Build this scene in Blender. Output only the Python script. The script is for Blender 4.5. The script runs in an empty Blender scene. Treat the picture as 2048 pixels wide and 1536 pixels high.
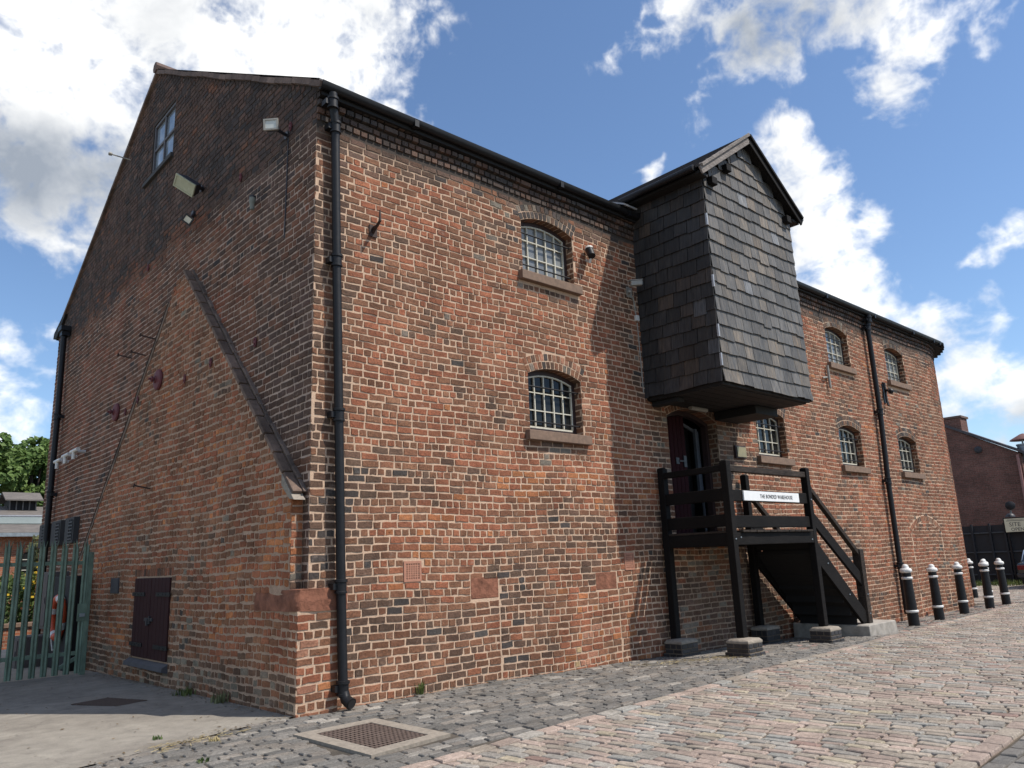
import bpy, math, random
from mathutils import Vector, Matrix
random.seed(7)
RND = random.Random(11)
PI = math.pi
scene = bpy.context.scene
COL = scene.collection

# ------------------------------------------------------------------ helpers
def lerp(a, b, t): return a + (b - a) * t
def clamp(x, a=0.0, b=1.0): return a if x < a else b if x > b else x
def sm(a, b, x):
    t = clamp((x - a) / (b - a)); return t * t * (3 - 2 * t)
def hash2(i, j, s=0):
    n = (i * 374761393 + j * 668265263 + s * 1442695041) & 0xffffffff
    n = ((n ^ (n >> 13)) * 1274126177) & 0xffffffff
    return ((n ^ (n >> 16)) & 0xffff) / 65535.0
def vnoise(x, y, s=0):
    i, j = math.floor(x), math.floor(y); fx, fy = x - i, y - j
    fx = fx * fx * (3 - 2 * fx); fy = fy * fy * (3 - 2 * fy)
    return lerp(lerp(hash2(i, j, s), hash2(i + 1, j, s), fx), lerp(hash2(i, j + 1, s), hash2(i + 1, j + 1, s), fx), fy)
def fbm(x, y, s=0): return .55 * vnoise(x, y, s) + .3 * vnoise(x * 2.1, y * 2.1, s + 1) + .15 * vnoise(x * 4.3, y * 4.3, s + 2)

def tone(c, a, b):
    f = random.uniform(a, b); return tuple(x * f for x in c)
def ground_z(x, y):
    return (-.022 * clamp(x - 2.2, 0, 11) - .011 * clamp(y, 0, 8) + .075 * sm(0, 1.3, -y) * sm(2, 6, x))

class MB:
    def __init__(self): self.v = []; self.f = []; self.c = []; self.m = []; self.col = (1, 1, 1); self.mi = 0
    def vert(self, p): self.v.append(tuple(p)); self.c.append(self.col); return len(self.v) - 1
    def face(self, pts):
        self.f.append([self.vert(p) for p in pts]); self.m.append(self.mi)
    def faces(self, pts, fs):
        b = len(self.v)
        for p in pts: self.vert(p)
        for q in fs: self.f.append([b + k for k in q]); self.m.append(self.mi)
    def box(self, x0, x1, y0, y1, z0, z1):
        self.faces([(x0, y0, z0), (x1, y0, z0), (x1, y1, z0), (x0, y1, z0), (x0, y0, z1), (x1, y0, z1), (x1, y1, z1), (x0, y1, z1)],
                   [(0, 3, 2, 1), (4, 5, 6, 7), (0, 1, 5, 4), (1, 2, 6, 5), (2, 3, 7, 6), (3, 0, 4, 7)])
        return self
    def obox(self, c, ax, ay, az, hx, hy, hz):
        c, ax, ay, az = Vector(c), Vector(ax), Vector(ay), Vector(az)
        P = [c + ax * (sx * hx) + ay * (sy * hy) + az * (sz * hz) for sz in (-1, 1) for sx, sy in ((-1, -1), (1, -1), (1, 1), (-1, 1))]
        self.faces(P, [(0, 3, 2, 1), (4, 5, 6, 7), (0, 1, 5, 4), (1, 2, 6, 5), (2, 3, 7, 6), (3, 0, 4, 7)])
        return self
    def beam(self, a, b, w, h, up=(0, 0, 1)):
        a, b = Vector(a), Vector(b); d = (b - a); L = d.length; d.normalize()
        s = d.cross(Vector(up))
        if s.length < 1e-4: s = d.cross(Vector((0, 1, 0)))
        s.normalize(); u = s.cross(d)
        return self.obox((a + b) / 2, d, s, u, L / 2, w / 2, h / 2)
    def tube(self, pts, r, n=10, cap=True):
        pts = [Vector(p) for p in pts]; rings = []
        rs = r if isinstance(r, (list, tuple)) else [r] * len(pts)
        prev = None
        for i, p in enumerate(pts):
            d = (pts[min(i + 1, len(pts) - 1)] - pts[max(i - 1, 0)]).normalized()
            if prev is None:
                a = d.orthogonal().normalized()
            else:
                a = (prev - d * prev.dot(d)); a = a.normalized() if a.length > 1e-6 else d.orthogonal().normalized()
            prev = a; b = d.cross(a)
            rings.append([p + (a * math.cos(2 * PI * k / n) + b * math.sin(2 * PI * k / n)) * rs[i] for k in range(n)])
        fs = []
        for i in range(len(pts) - 1):
            for k in range(n):
                fs.append((i * n + k, i * n + (k + 1) % n, (i + 1) * n + (k + 1) % n, (i + 1) * n + k))
        if cap:
            fs.append(tuple(range(n - 1, -1, -1))); fs.append(tuple((len(pts) - 1) * n + k for k in range(n)))
        self.faces([q for R_ in rings for q in R_], fs)
        return self
    def lathe(self, prof, c=(0, 0, 0), n=20, axis=None):
        c = Vector(c); M = Matrix.Identity(3)
        if axis is not None: M = Vector((0, 0, 1)).rotation_difference(Vector(axis)).to_matrix()
        P = []; fs = []
        for r, z in prof:
            for k in range(n):
                P.append(c + M @ Vector((r * math.cos(2 * PI * k / n), r * math.sin(2 * PI * k / n), z)))
        for i in range(len(prof) - 1):
            for k in range(n):
                fs.append((i * n + k, i * n + (k + 1) % n, (i + 1) * n + (k + 1) % n, (i + 1) * n + k))
        fs.append(tuple(range(n - 1, -1, -1))); fs.append(tuple((len(prof) - 1) * n + k for k in range(n)))
        self.faces(P, fs); return self
    def prism(self, poly, fn, d0, d1):
        """poly = 2d outline, fn(a,b,d) -> 3d point"""
        n = len(poly)
        P = [fn(a, b, d0) for a, b in poly] + [fn(a, b, d1) for a, b in poly]
        fs = [tuple(range(n - 1, -1, -1)), tuple(range(n, 2 * n))]
        fs += [(k, (k + 1) % n, n + (k + 1) % n, n + k) for k in range(n)]
        self.faces(P, fs); return self
    def tile(self, base, top):
        n = len(base)
        self.faces(list(base) + list(top), [tuple(range(n, 2 * n))] + [(k, (k + 1) % n, n + (k + 1) % n, n + k) for k in range(n)])
    def build(self, name, mat, parent=None, smooth=None, bevel=None, fix=True):
        me = bpy.data.meshes.new(name)
        off = Vector((0, 0, 0))
        if parent is not None:
            q = parent
            while q is not None: off = off + q.location; q = q.parent
        me.from_pydata([(x - off.x, y - off.y, z - off.z) for x, y, z in self.v], [], self.f)
        at = me.attributes.new('Col', 'FLOAT_COLOR', 'POINT')
        flat = []
        for c in self.c: flat += [c[0], c[1], c[2], 1.0]
        at.data.foreach_set('color', flat)
        mats = mat if isinstance(mat, (list, tuple)) else [mat]
        for m in mats: me.materials.append(m)
        if len(mats) > 1: me.polygons.foreach_set('material_index', self.m)
        if fix:
            import bmesh
            bm = bmesh.new(); bm.from_mesh(me); bmesh.ops.recalc_face_normals(bm, faces=bm.faces); bm.to_mesh(me); bm.free()
        if smooth:
            me.polygons.foreach_set('use_smooth', [True] * len(me.polygons))
            try: me.set_sharp_from_angle(angle=math.radians(smooth))
            except Exception: pass
        o = bpy.data.objects.new(name, me); COL.objects.link(o)
        if parent is not None: o.parent = parent
        if bevel:
            b = o.modifiers.new('Bevel', 'BEVEL'); b.width = bevel; b.segments = 2; b.limit_method = 'ANGLE'; b.angle_limit = math.radians(50)
        return o

def thing(name, label, cat, loc=(0, 0, 0), group=None):
    o = bpy.data.objects.new(name, None); COL.objects.link(o); o.location = loc; o.empty_display_size = .2
    return tag(o, label, cat, group)
def tag(o, label, cat, group=None):
    o['label'] = label; o['category'] = cat
    if group: o['group'] = group
    return o
def kind(o, k='structure'): o['kind'] = k; return o

# ------------------------------------------------------------------ materials
class NT:
    def __init__(self, name):
        self.m = bpy.data.materials.new(name); self.m.use_nodes = True
        self.t = self.m.node_tree; self.t.nodes.clear()
        self.out = self.n('ShaderNodeOutputMaterial'); self.b = self.n('ShaderNodeBsdfPrincipled')
        self.l(self.b.outputs[0], self.out.inputs[0])
    def n(self, t, **kw):
        o = self.t.nodes.new(t)
        for k, v in kw.items(): setattr(o, k, v)
        return o
    def l(self, a, b): self.t.links.new(a, b)
    def pos(self): return self.n('ShaderNodeNewGeometry').outputs['Position']
    def objc(self): return self.n('ShaderNodeTexCoord').outputs['Object']
    def noise(self, vec, scale, detail=4, rough=.55, dist=0):
        o = self.n('ShaderNodeTexNoise'); o.inputs['Scale'].default_value = scale; o.inputs['Detail'].default_value = detail
        o.inputs['Roughness'].default_value = rough; o.inputs['Distortion'].default_value = dist
        if vec is not None: self.l(vec, o.inputs['Vector'])
        return o.outputs[0]
    def ramp(self, f, *st):
        o = self.n('ShaderNodeValToRGB'); e = o.color_ramp.elements
        while len(e) < len(st): e.new(.5)
        for k, (p, c) in enumerate(st):
            e[k].position = p; e[k].color = (c, c, c, 1) if isinstance(c, (int, float)) else (*c, 1)
        self.l(f, o.inputs[0]); return o.outputs[0]
    def mix(self, f, a, b, mode='MIX'):
        o = self.n('ShaderNodeMix', data_type='RGBA', blend_type=mode)
        for s, x in ((o.inputs[0], f), (o.inputs[6], a), (o.inputs[7], b)):
            if isinstance(x, (int, float)): s.default_value = x if s == o.inputs[0] else (x, x, x, 1)
            elif isinstance(x, tuple): s.default_value = (*x, 1)
            else: self.l(x, s)
        return o.outputs[2]
    def math(self, op, a, b=None, c=None):
        o = self.n('ShaderNodeMath', operation=op)
        for k, x in enumerate((a, b, c)):
            if x is None: continue
            if isinstance(x, (int, float)): o.inputs[k].default_value = x
            else: self.l(x, o.inputs[k])
        return o.outputs[0]
    def scale(self, vec, s):
        o = self.n('ShaderNodeMapping'); o.inputs['Scale'].default_value = s; self.l(vec, o.inputs[0]); return o.outputs[0]
    def bump(self, h, strength=.4, dist=.01):
        o = self.n('ShaderNodeBump'); o.inputs['Strength'].default_value = strength; o.inputs['Distance'].default_value = dist
        self.l(h, o.inputs['Height']); self.l(o.outputs[0], self.b.inputs['Normal'])
    def set(self, color=None, rough=None, metal=None, spec=None):
        for k, x in (('Base Color', color), ('Roughness', rough), ('Metallic', metal), ('Specular IOR Level', spec)):
            if x is None: continue
            if isinstance(x, tuple): self.b.inputs[k].default_value = (*x, 1)
            elif isinstance(x, (int, float)): self.b.inputs[k].default_value = x
            else: self.l(x, self.b.inputs[k])
        return self

def mat_attr(name, fine=45, var=.5, rough=.9, bump=.5, bd=.006, pit=True, big=.42, spec=.3, stretch=None, smear=False, tan=None, grime=False):
    """per-piece colour attribute, weathered with noise"""
    t = NT(name); a = t.n('ShaderNodeAttribute', attribute_name='Col').outputs[0]; p = t.pos()
    if stretch: p = t.scale(p, stretch)
    n1 = t.noise(p, fine, 6, .65); n2 = t.noise(p, 2.2, 4); n3 = t.noise(p, 160, 2)
    c = t.mix(1.0, a, t.ramp(n1, (.25, 1 - var), (.72, 1 + var * .7)), 'MULTIPLY')
    c = t.mix(1.0, c, t.ramp(n2, (.3, 1 - big), (.7, 1 + big * .6)), 'MULTIPLY')
    h = n1
    if pit:
        k = t.ramp(n3, (.30, 0), (.42, 1)); c = t.mix(1.0, c, t.mix(k, .55, 1.0), 'MULTIPLY')
        h = t.math('ADD', n1, t.math('MULTIPLY', k, .5))
    if smear:
        k1 = t.noise(t.pos(), 6, 6, .72); c = t.mix(t.ramp(k1, (.60, 0), (.78, .55)), c, (.44, .33, .26))
    if grime:
        k1 = t.noise(t.pos(), 3.1, 7, .7); c = t.mix(t.ramp(k1, (.52, 0), (.72, .6)), c, (.13, .112, .09)); k4 = t.noise(t.pos(), 90, 3); c = t.mix(t.ramp(k4, (.62, 0), (.74, .5)), c, (.09, .078, .06))
    if tan:
        k1 = t.noise(p, fine * .55, 5, .6); c = t.mix(t.ramp(k1, (.48, 0), (.72, .75)), c, t.mix(1.0, c, tan, 'MULTIPLY'))
    if smear:
        k2 = t.noise(t.pos(), 11, 5, .7); k3 = t.ramp(k2, (.60, 0), (.66, 1)); c = t.mix(t.math('MULTIPLY', k3, .45), c, t.mix(1.0, c, (1.35, 1.15, 1.0), 'MULTIPLY')); h = t.math('SUBTRACT', h, t.math('MULTIPLY', k3, .7))
    t.set(c, t.ramp(n1, (.2, rough - .12), (.8, min(1, rough + .08))), spec=spec); t.bump(h, bump, bd); return t.m
def mat_plain(name, col, rough=.6, metal=0, var=.2, sc=12, bump=0, bd=.004, spec=.5, stretch=None):
    t = NT(name); p = t.objc()
    if stretch: p = t.scale(p, stretch)
    n = t.noise(p, sc, 5, .6); c = t.mix(1.0, col, t.ramp(n, (.25, 1 - var), (.75, 1 + var)), 'MULTIPLY')
    t.set(c, t.ramp(n, (.2, max(0, rough - .1)), (.8, min(1, rough + .1))), metal, spec)
    if bump: t.bump(n, bump, bd)
    return t.m

M = {}
M['brick'] = mat_attr('brick', 38, .42, .92, .8, .009, smear=True)
M['slate'] = mat_attr('slate', 22, .64, .66, .5, .006, pit=False, big=.2, spec=.4, stretch=(1.6, 1.6, .16), tan=(1.6, 1.42, 1.2))
M['sett'] = mat_attr('sett', 34, .36, .8, .9, .008, pit=True, big=.26, spec=.3, grime=True)
def mortar(name, col, soot_z=None, spots=()):
    t = NT(name); p = t.pos(); n = t.noise(p, 60, 5, .7); n2 = t.noise(p, 1.6, 5, .6); n3 = t.noise(p, 9, 4)
    c = t.mix(1.0, col, t.ramp(n, (.25, .62), (.75, 1.18)), 'MULTIPLY')
    c = t.mix(1.0, c, t.ramp(n2, (.3, .8), (.7, 1.08)), 'MULTIPLY')
    c = t.mix(t.ramp(n3, (.55, 0), (.75, .5)), c, (.2, .135, .1))
    if soot_z:
        xyz = t.n('ShaderNodeSeparateXYZ'); t.l(p, xyz.inputs[0])
        m = t.math('ADD', xyz.outputs[2], t.math('MULTIPLY', t.math('SUBTRACT', n2, .5), soot_z[2]))
        mr = t.n('ShaderNodeMapRange', interpolation_type='SMOOTHSTEP'); t.l(m, mr.inputs[0])
        mr.inputs[1].default_value = soot_z[0]; mr.inputs[2].default_value = soot_z[1]
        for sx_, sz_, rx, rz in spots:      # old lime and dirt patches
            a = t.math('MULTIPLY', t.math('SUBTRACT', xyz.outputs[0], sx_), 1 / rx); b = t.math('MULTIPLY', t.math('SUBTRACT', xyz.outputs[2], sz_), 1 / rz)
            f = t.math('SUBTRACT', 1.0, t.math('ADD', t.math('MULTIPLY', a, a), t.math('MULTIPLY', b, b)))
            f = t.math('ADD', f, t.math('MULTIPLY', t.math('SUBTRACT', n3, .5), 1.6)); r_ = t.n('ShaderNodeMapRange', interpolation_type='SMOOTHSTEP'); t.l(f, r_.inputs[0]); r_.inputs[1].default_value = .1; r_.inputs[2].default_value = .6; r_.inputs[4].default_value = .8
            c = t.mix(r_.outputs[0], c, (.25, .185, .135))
        c = t.mix(mr.outputs[0], c, t.mix(1.0, (.062, .05, .042), t.ramp(n, (.25, .6), (.75, 1.4)), 'MULTIPLY'))
    t.set(c, .95, spec=.2); t.bump(n, .6, .006); return t.m
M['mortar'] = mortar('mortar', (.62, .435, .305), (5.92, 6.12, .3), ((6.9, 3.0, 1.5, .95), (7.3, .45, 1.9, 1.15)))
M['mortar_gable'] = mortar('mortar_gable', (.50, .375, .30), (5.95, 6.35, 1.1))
M['mortar_old'] = mortar('mortar_old', (.47, .325, .23))
M['far_brick'] = None
def far_brick(name, c1, c2, mo, sc=1.0):
    t = NT(name); p = t.pos()
    xyz = t.n('ShaderNodeSeparateXYZ'); t.l(p, xyz.inputs[0]); cb = t.n('ShaderNodeCombineXYZ')
    t.l(t.math('ADD', xyz.outputs[0], xyz.outputs[1]), cb.inputs[0]); t.l(xyz.outputs[2], cb.inputs[1])
    b = t.n('ShaderNodeTexBrick'); t.l(cb.outputs[0], b.inputs['Vector'])
    b.inputs['Scale'].default_value = sc; b.inputs['Brick Width'].default_value = .24; b.inputs['Row Height'].default_value = .083
    b.inputs['Mortar Size'].default_value = .008; b.inputs['Color1'].default_value = (*c1, 1); b.inputs['Color2'].default_value = (*c2, 1); b.inputs['Mortar'].default_value = (*mo, 1)
    n = t.noise(p, .8, 5, .6); n2 = t.noise(p, 18, 4)
    c = t.mix(1.0, b.outputs[0], t.ramp(n, (.3, .65), (.7, 1.25)), 'MULTIPLY'); c = t.mix(1.0, c, t.ramp(n2, (.3, .7), (.7, 1.25)), 'MULTIPLY')
    t.set(c, .9, spec=.2); t.bump(b.outputs[1], -.4, .006); return t.m
M['far_brick'] = far_brick('far_brick', (.23, .10, .075), (.13, .065, .055), (.20, .15, .12))
M['orange_brick'] = far_brick('orange_brick', (.34, .12, .06), (.22, .085, .05), (.30, .22, .16))
M['stone_sill'] = mat_plain('stone_sill', (.19, .125, .088), .9, 0, .3, 14, .5, .006)
M['red_stone'] = mat_plain('red_sandstone', (.225, .098, .062), .95, 0, .5, 9, 1.0, .025, spec=.15)
M['coping'] = mat_attr('coping', 20, .35, .9, .6, .008)
M['black_iron'] = mat_plain('black_iron', (.008, .008, .0095), .5, 0, .35, 18, .2, .003, spec=.35)
M['rust_iron'] = mat_plain('rusty_iron', (.045, .025, .02), .8, 0, .4, 30, .4)
M['white_paint'] = mat_plain('white_paint', (.72, .70, .65), .5, 0, .12, 14, .2, .002)
M['cream_paint'] = mat_plain('cream_paint', (.58, .55, .45), .55, 0, .22, 30, .15, .002)
M['white_band'] = mat_plain('white_band_paint', (.64, .635, .61), .6, 0, .26, 16, .3, .003)
M['maroon'] = mat_plain('maroon_paint', (.040, .016, .016), .75, 0, .3, 12, .3, .004, spec=.15, stretch=(6, 6, .6))
M['frame_brown'] = mat_plain('dark_brown_frame', (.032, .016, .015), .55, 0, .3, 20, .2)
def timber(name, c, c2, rough=.75):
    t = NT(name); p = t.objc(); n = t.noise(t.scale(p, (2, 14, 14)), 4, 6, .7); k = t.noise(p, 2.5, 4); n2 = t.noise(p, 40, 3)
    col = t.mix(t.ramp(n, (.35, 0), (.75, 1)), c, c2); col = t.mix(1.0, col, t.ramp(k, (.3, .7), (.7, 1.3)), 'MULTIPLY')
    t.set(col, rough, spec=.16); t.bump(t.math('ADD', n, t.math('MULTIPLY', n2, .3)), .5, .005); return t.m
M['black_timber'] = timber('black_stained_timber', (.005, .0042, .004), (.014, .0115, .010))
M['rail_timber'] = timber('worn_dark_timber', (.018, .014, .012), (.07, .054, .042))
M['grey_timber'] = timber('weathered_grey_timber', (.11, .095, .085), (.34, .30, .27), .85)
M['dark_board'] = mat_plain('dark_boarding', (.009, .008, .008), .8, 0, .35, 10, .4)
def glass(name, c, rough=.06, spec=.5):
    t = NT(name); n = t.noise(t.pos(), 3, 3); t.set(t.mix(1.0, c, t.ramp(n, (.3, .6), (.7, 1.4)), 'MULTIPLY'), rough, spec=spec); t.bump(n, .06, .02); return t.m
M['glass_dark'] = glass('dark_window_glass', (.016, .017, .017), .07, .22)
M['glass_pale'] = glass('pale_window_glass', (.17, .178, .178), .12, .5)
M['glass_sky'] = glass('gable_window_glass', (.24, .29, .34), .04, 1.0)  # cloud reflection put into the pale blue base colour
M['roof_slate'] = mat_plain('roof_slate', (.075, .07, .075), .8, 0, .35, 6, .5, .01)
M['roof_tile'] = mat_plain('verge_tile', (.13, .085, .07), .9, 0, .35, 9, .6, .01)
M['terracotta'] = mat_plain('terracotta', (.40, .19, .125), .9, 0, .2, 20, .3)
M['dark_void'] = mat_plain('dark_interior', (.012, .011, .011), .9, 0, .3, 3)
M['concrete'] = mat_plain('pale_concrete', (.26, .222, .178), .95, 0, .28, 26, .7, .008)
M['conc_white'] = mat_plain('white_edged_concrete', (.33, .30, .26), .9, 0, .35, 7, .5, .006)
M['blue_brick'] = mat_attr('blue_engineering_brick', 30, .35, .55, .5, .006, pit=False, spec=.5)
M['iron_cover'] = mat_plain('iron_cover', (.12, .085, .068), .75, .2, .3, 30, .5)
M['red_iron'] = mat_plain('red_oxide_iron', (.125, .028, .032), .7, 0, .25, 16, .3)
M['lamp_glass'] = mat_plain('greenish_lamp_glass', (.42, .43, .30), .25, 0, .15, 9)
M['lamp_white'] = mat_plain('pale_lamp_glass', (.52, .54, .50), .3, 0, .12, 9)
M['led_glass'] = mat_plain('led_panel_glass', (.72, .70, .58), .25, 0, .08, 9)
M['dark_metal'] = mat_plain('dark_metal_housing', (.028, .028, .033), .5, 0, .25, 14)
M['grey_plastic'] = mat_plain('grey_plastic', (.30, .285, .25), .55, 0, .15, 10)
M['white_plastic'] = mat_plain('white_plastic', (.62, .60, .56), .45, 0, .12, 10)
M['green_paint'] = mat_plain('green_fence_paint', (.125, .18, .13), .55, 0, .45, 14, .3, .004, stretch=(1, 1, .4))
M['orange_ring'] = mat_plain('orange_plastic', (.62, .085, .025), .45, 0, .15, 8)
M['cabinet'] = mat_plain('grey_cabinet', (.105, .085, .075), .75, 0, .25, 6)
M['louvre'] = mat_plain('dark_grey_louvre', (.045, .043, .042), .8, 0, .3, 12)
M['brass'] = mat_plain('brass_plate', (.32, .27, .15), .45, .3, .2, 12)
M['sign_white'] = mat_plain('white_sign_board', (.80, .80, .78), .5, 0, .05, 8)
M['letter'] = mat_plain('dark_lettering', (.05, .05, .055), .6, 0, .1, 8)
M['board_cream'] = mat_plain('cream_sign_board', (.70, .66, .48), .6, 0, .08, 8)
M['lead'] = mat_plain('lead_flashing', (.34, .35, .37), .5, .2, .2, 14)
M['bark'] = mat_plain('bark', (.08, .06, .045), .9, 0, .3, 10, .6, .02)
M['galv'] = mat_plain('galvanised_steel', (.30, .34, .36), .45, .6, .15, 8)
M['copper_brown'] = mat_plain('rusty_cowl', (.16, .075, .06), .6, .2, .25, 10)
M['mesh_fence'] = mat_plain('black_fence_board', (.014, .017, .022), .65, 0, .3, 5)
M['fence_rail'] = mat_plain('fence_rail_metal', (.06, .072, .085), .55, .2, .2, 9)
M['car_paint'] = mat_plain('dark_car_paint', (.012, .016, .018), .15, 0, .05, 3, spec=.7)
M['tyre'] = mat_plain('tyre_rubber', (.02, .02, .02), .8)
M['tail_red'] = mat_plain('tail_lamp_red', (.12, .008, .012), .25)
M['chrome'] = mat_plain('chrome_trim', (.6, .6, .6), .15, .9)
def leafmat(name, c1, c2):
    t = NT(name); a = t.n('ShaderNodeAttribute', attribute_name='Col').outputs[0]
    c = t.mix(a, c1, c2); t.set(c, .6, spec=.25)
    tr = t.n('ShaderNodeBsdfTranslucent'); t.l(c, tr.inputs[0]); mx = t.n('ShaderNodeMixShader'); mx.inputs[0].default_value = .28
    t.l(t.b.outputs[0], mx.inputs[1]); t.l(tr.outputs[0], mx.inputs[2]); t.l(mx.outputs[0], t.out.inputs[0]); return t.m
M['leaf'] = leafmat('tree_leaf', (.075, .135, .035), (.18, .26, .075))
M['shrub_leaf'] = leafmat('shrub_leaf', (.05, .085, .03), (.15, .20, .06))
M['pale_leaf'] = leafmat('pale_leaf', (.09, .10, .045), (.25, .25, .12))
M['yellow_flower'] = mat_plain('yellow_flower', (.62, .42, .03), .7)
M['grass'] = leafmat('grass_blade', (.05, .08, .02), (.16, .19, .06))
M['straw'] = leafmat('dry_straw', (.28, .22, .11), (.50, .41, .22))
def asphalt():
    t = NT('asphalt'); p = t.pos(); n = t.noise(p, 140, 4, .7); n2 = t.noise(p, 1.1, 5, .6, .6); n3 = t.noise(p, 7, 5, .6)
    c = t.mix(t.ramp(n2, (.35, 0), (.68, 1)), (.215, .192, .162), (.30, .272, .228))
    c = t.mix(1.0, c, t.ramp(n, (.25, .68), (.75, 1.28)), 'MULTIPLY'); c = t.mix(1.0, c, t.ramp(n3, (.3, .84), (.7, 1.1)), 'MULTIPLY')
    vo = t.n('ShaderNodeTexVoronoi', feature='DISTANCE_TO_EDGE'); vo.inputs['Scale'].default_value = .55
    mp = t.n('ShaderNodeVectorMath', operation='ADD'); nz = t.n('ShaderNodeTexNoise'); nz.inputs['Scale'].default_value = 2.5; t.l(p, nz.inputs['Vector']); t.l(p, mp.inputs[0]); sc_ = t.n('ShaderNodeVectorMath', operation='SCALE'); sc_.inputs['Scale'].default_value = .5; t.l(nz.outputs[1], sc_.inputs[0]); t.l(sc_.outputs[0], mp.inputs[1]); t.l(mp.outputs[0], vo.inputs['Vector'])
    c = t.mix(t.ramp(vo.outputs[0], (.002, .3), (.006, 0)), c, (.10, .085, .07))
    n4 = t.noise(p, 3.2, 6, .7); c = t.mix(t.ramp(n4, (.56, 0), (.70, .55)), c, (.13, .115, .098))
    t.set(c, .92, spec=.25); t.bump(n, .5, .004); return t.m
M['asphalt'] = asphalt()
def dirt(name, a, b):
    t = NT(name); p = t.pos(); n = t.noise(p, 70, 5, .7); n2 = t.noise(p, 2.5, 4)
    c = t.mix(t.ramp(n2, (.3, 0), (.7, 1)), a, b); c = t.mix(1.0, c, t.ramp(n, (.25, .55), (.75, 1.35)), 'MULTIPLY')
    t.set(c, .95, spec=.2); t.bump(n, .7, .006); return t.m
M['joint_dark'] = dirt('pavement_joint', (.06, .053, .045), (.13, .11, .088))
M['joint_light'] = dirt('road_joint', (.10, .08, .062), (.20, .16, .12))
M['earth'] = dirt('earth', (.14, .12, .09), (.20, .175, .13))
M['towpath'] = dirt('towpath_gravel', (.36, .30, .235), (.42, .36, .28))
M['blank_far'] = dirt('far_setts', (.17, .155, .145), (.25, .225, .2))

# ------------------------------------------------------------------ camera
cd = bpy.data.cameras.new('camera'); cam = bpy.data.objects.new('camera', cd); COL.objects.link(cam)
cd.sensor_width = 36; cd.lens = 1539.29 / 2048 * 36; cd.clip_end = 3000; cd.clip_start = .05
rt = Vector((.74053807, -.67081917, -.04006255)); up = Vector((-.12108912, -.19183879, .97392777)); fw = Vector((.66101497, .71637945, .22329283))
mw = Matrix(((rt.x, up.x, -fw.x, -3.686), (rt.y, up.y, -fw.y, -7.0118), (rt.z, up.z, -fw.z, 1.32), (0, 0, 0, 1)))
cam.matrix_world = mw; scene.camera = cam

# ------------------------------------------------------------------ sun and sky
SUN = Vector((-.64, 1.0, -1.74)).normalized()
sl = bpy.data.lights.new('sun', 'SUN'); sl.energy = 4.6; sl.angle = math.radians(.53); sl.color = (1, .94, .86)
so = bpy.data.objects.new('sun', sl); COL.objects.link(so); so.rotation_euler = SUN.to_track_quat('-Z', 'Y').to_euler(); so.location = (4, -10, 20)
w = bpy.data.worlds.new('World'); scene.world = w; w.use_nodes = True
nt = w.node_tree; nt.nodes.clear()
def wn(t, **k):
    o = nt.nodes.new(t)
    for a, b in k.items(): setattr(o, a, b)
    return o
L = nt.links.new
def wm(op, a, b=None, c=None, cl=False):
    o = wn('ShaderNodeMath', operation=op); o.use_clamp = cl
    for k, x in enumerate((a, b, c)):
        if x is None: continue
        if isinstance(x, (int, float)): o.inputs[k].default_value = x
        else: L(x, o.inputs[k])
    return o.outputs[0]
outw = wn('ShaderNodeOutputWorld'); bg = wn('ShaderNodeBackground'); L(bg.outputs[0], outw.inputs[0])
sky = wn('ShaderNodeTexSky', sky_type='NISHITA'); sky.sun_disc = False
d = -SUN; sky.sun_elevation = math.asin(d.z); sky.sun_rotation = math.atan2(d.x, d.y)
sky.air_density = 1.0; sky.dust_density = .25; sky.ozone_density = 2.2; sky.altitude = 80
tc = wn('ShaderNodeTexCoord').outputs['Generated']
sx = wn('ShaderNodeSeparateXYZ'); L(tc, sx.inputs[0])
AZ = wm('MULTIPLY', wm('ARCTAN2', sx.outputs[0], sx.outputs[1]), 57.29578)
EL = wm('MULTIPLY', wm('ARCSINE', sx.outputs[2]), 57.29578)
def wnoise(scale, detail, rough, off=(0, 0, 0), dist=0):
    mp = wn('ShaderNodeMapping'); mp.inputs['Location'].default_value = off; L(tc, mp.inputs[0])
    o = wn('ShaderNodeTexNoise'); o.inputs['Scale'].default_value = scale; o.inputs['Detail'].default_value = detail; o.inputs['Roughness'].default_value = rough
    o.inputs['Distortion'].default_value = dist; L(mp.outputs[0], o.inputs['Vector']); return o.outputs[0]
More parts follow.
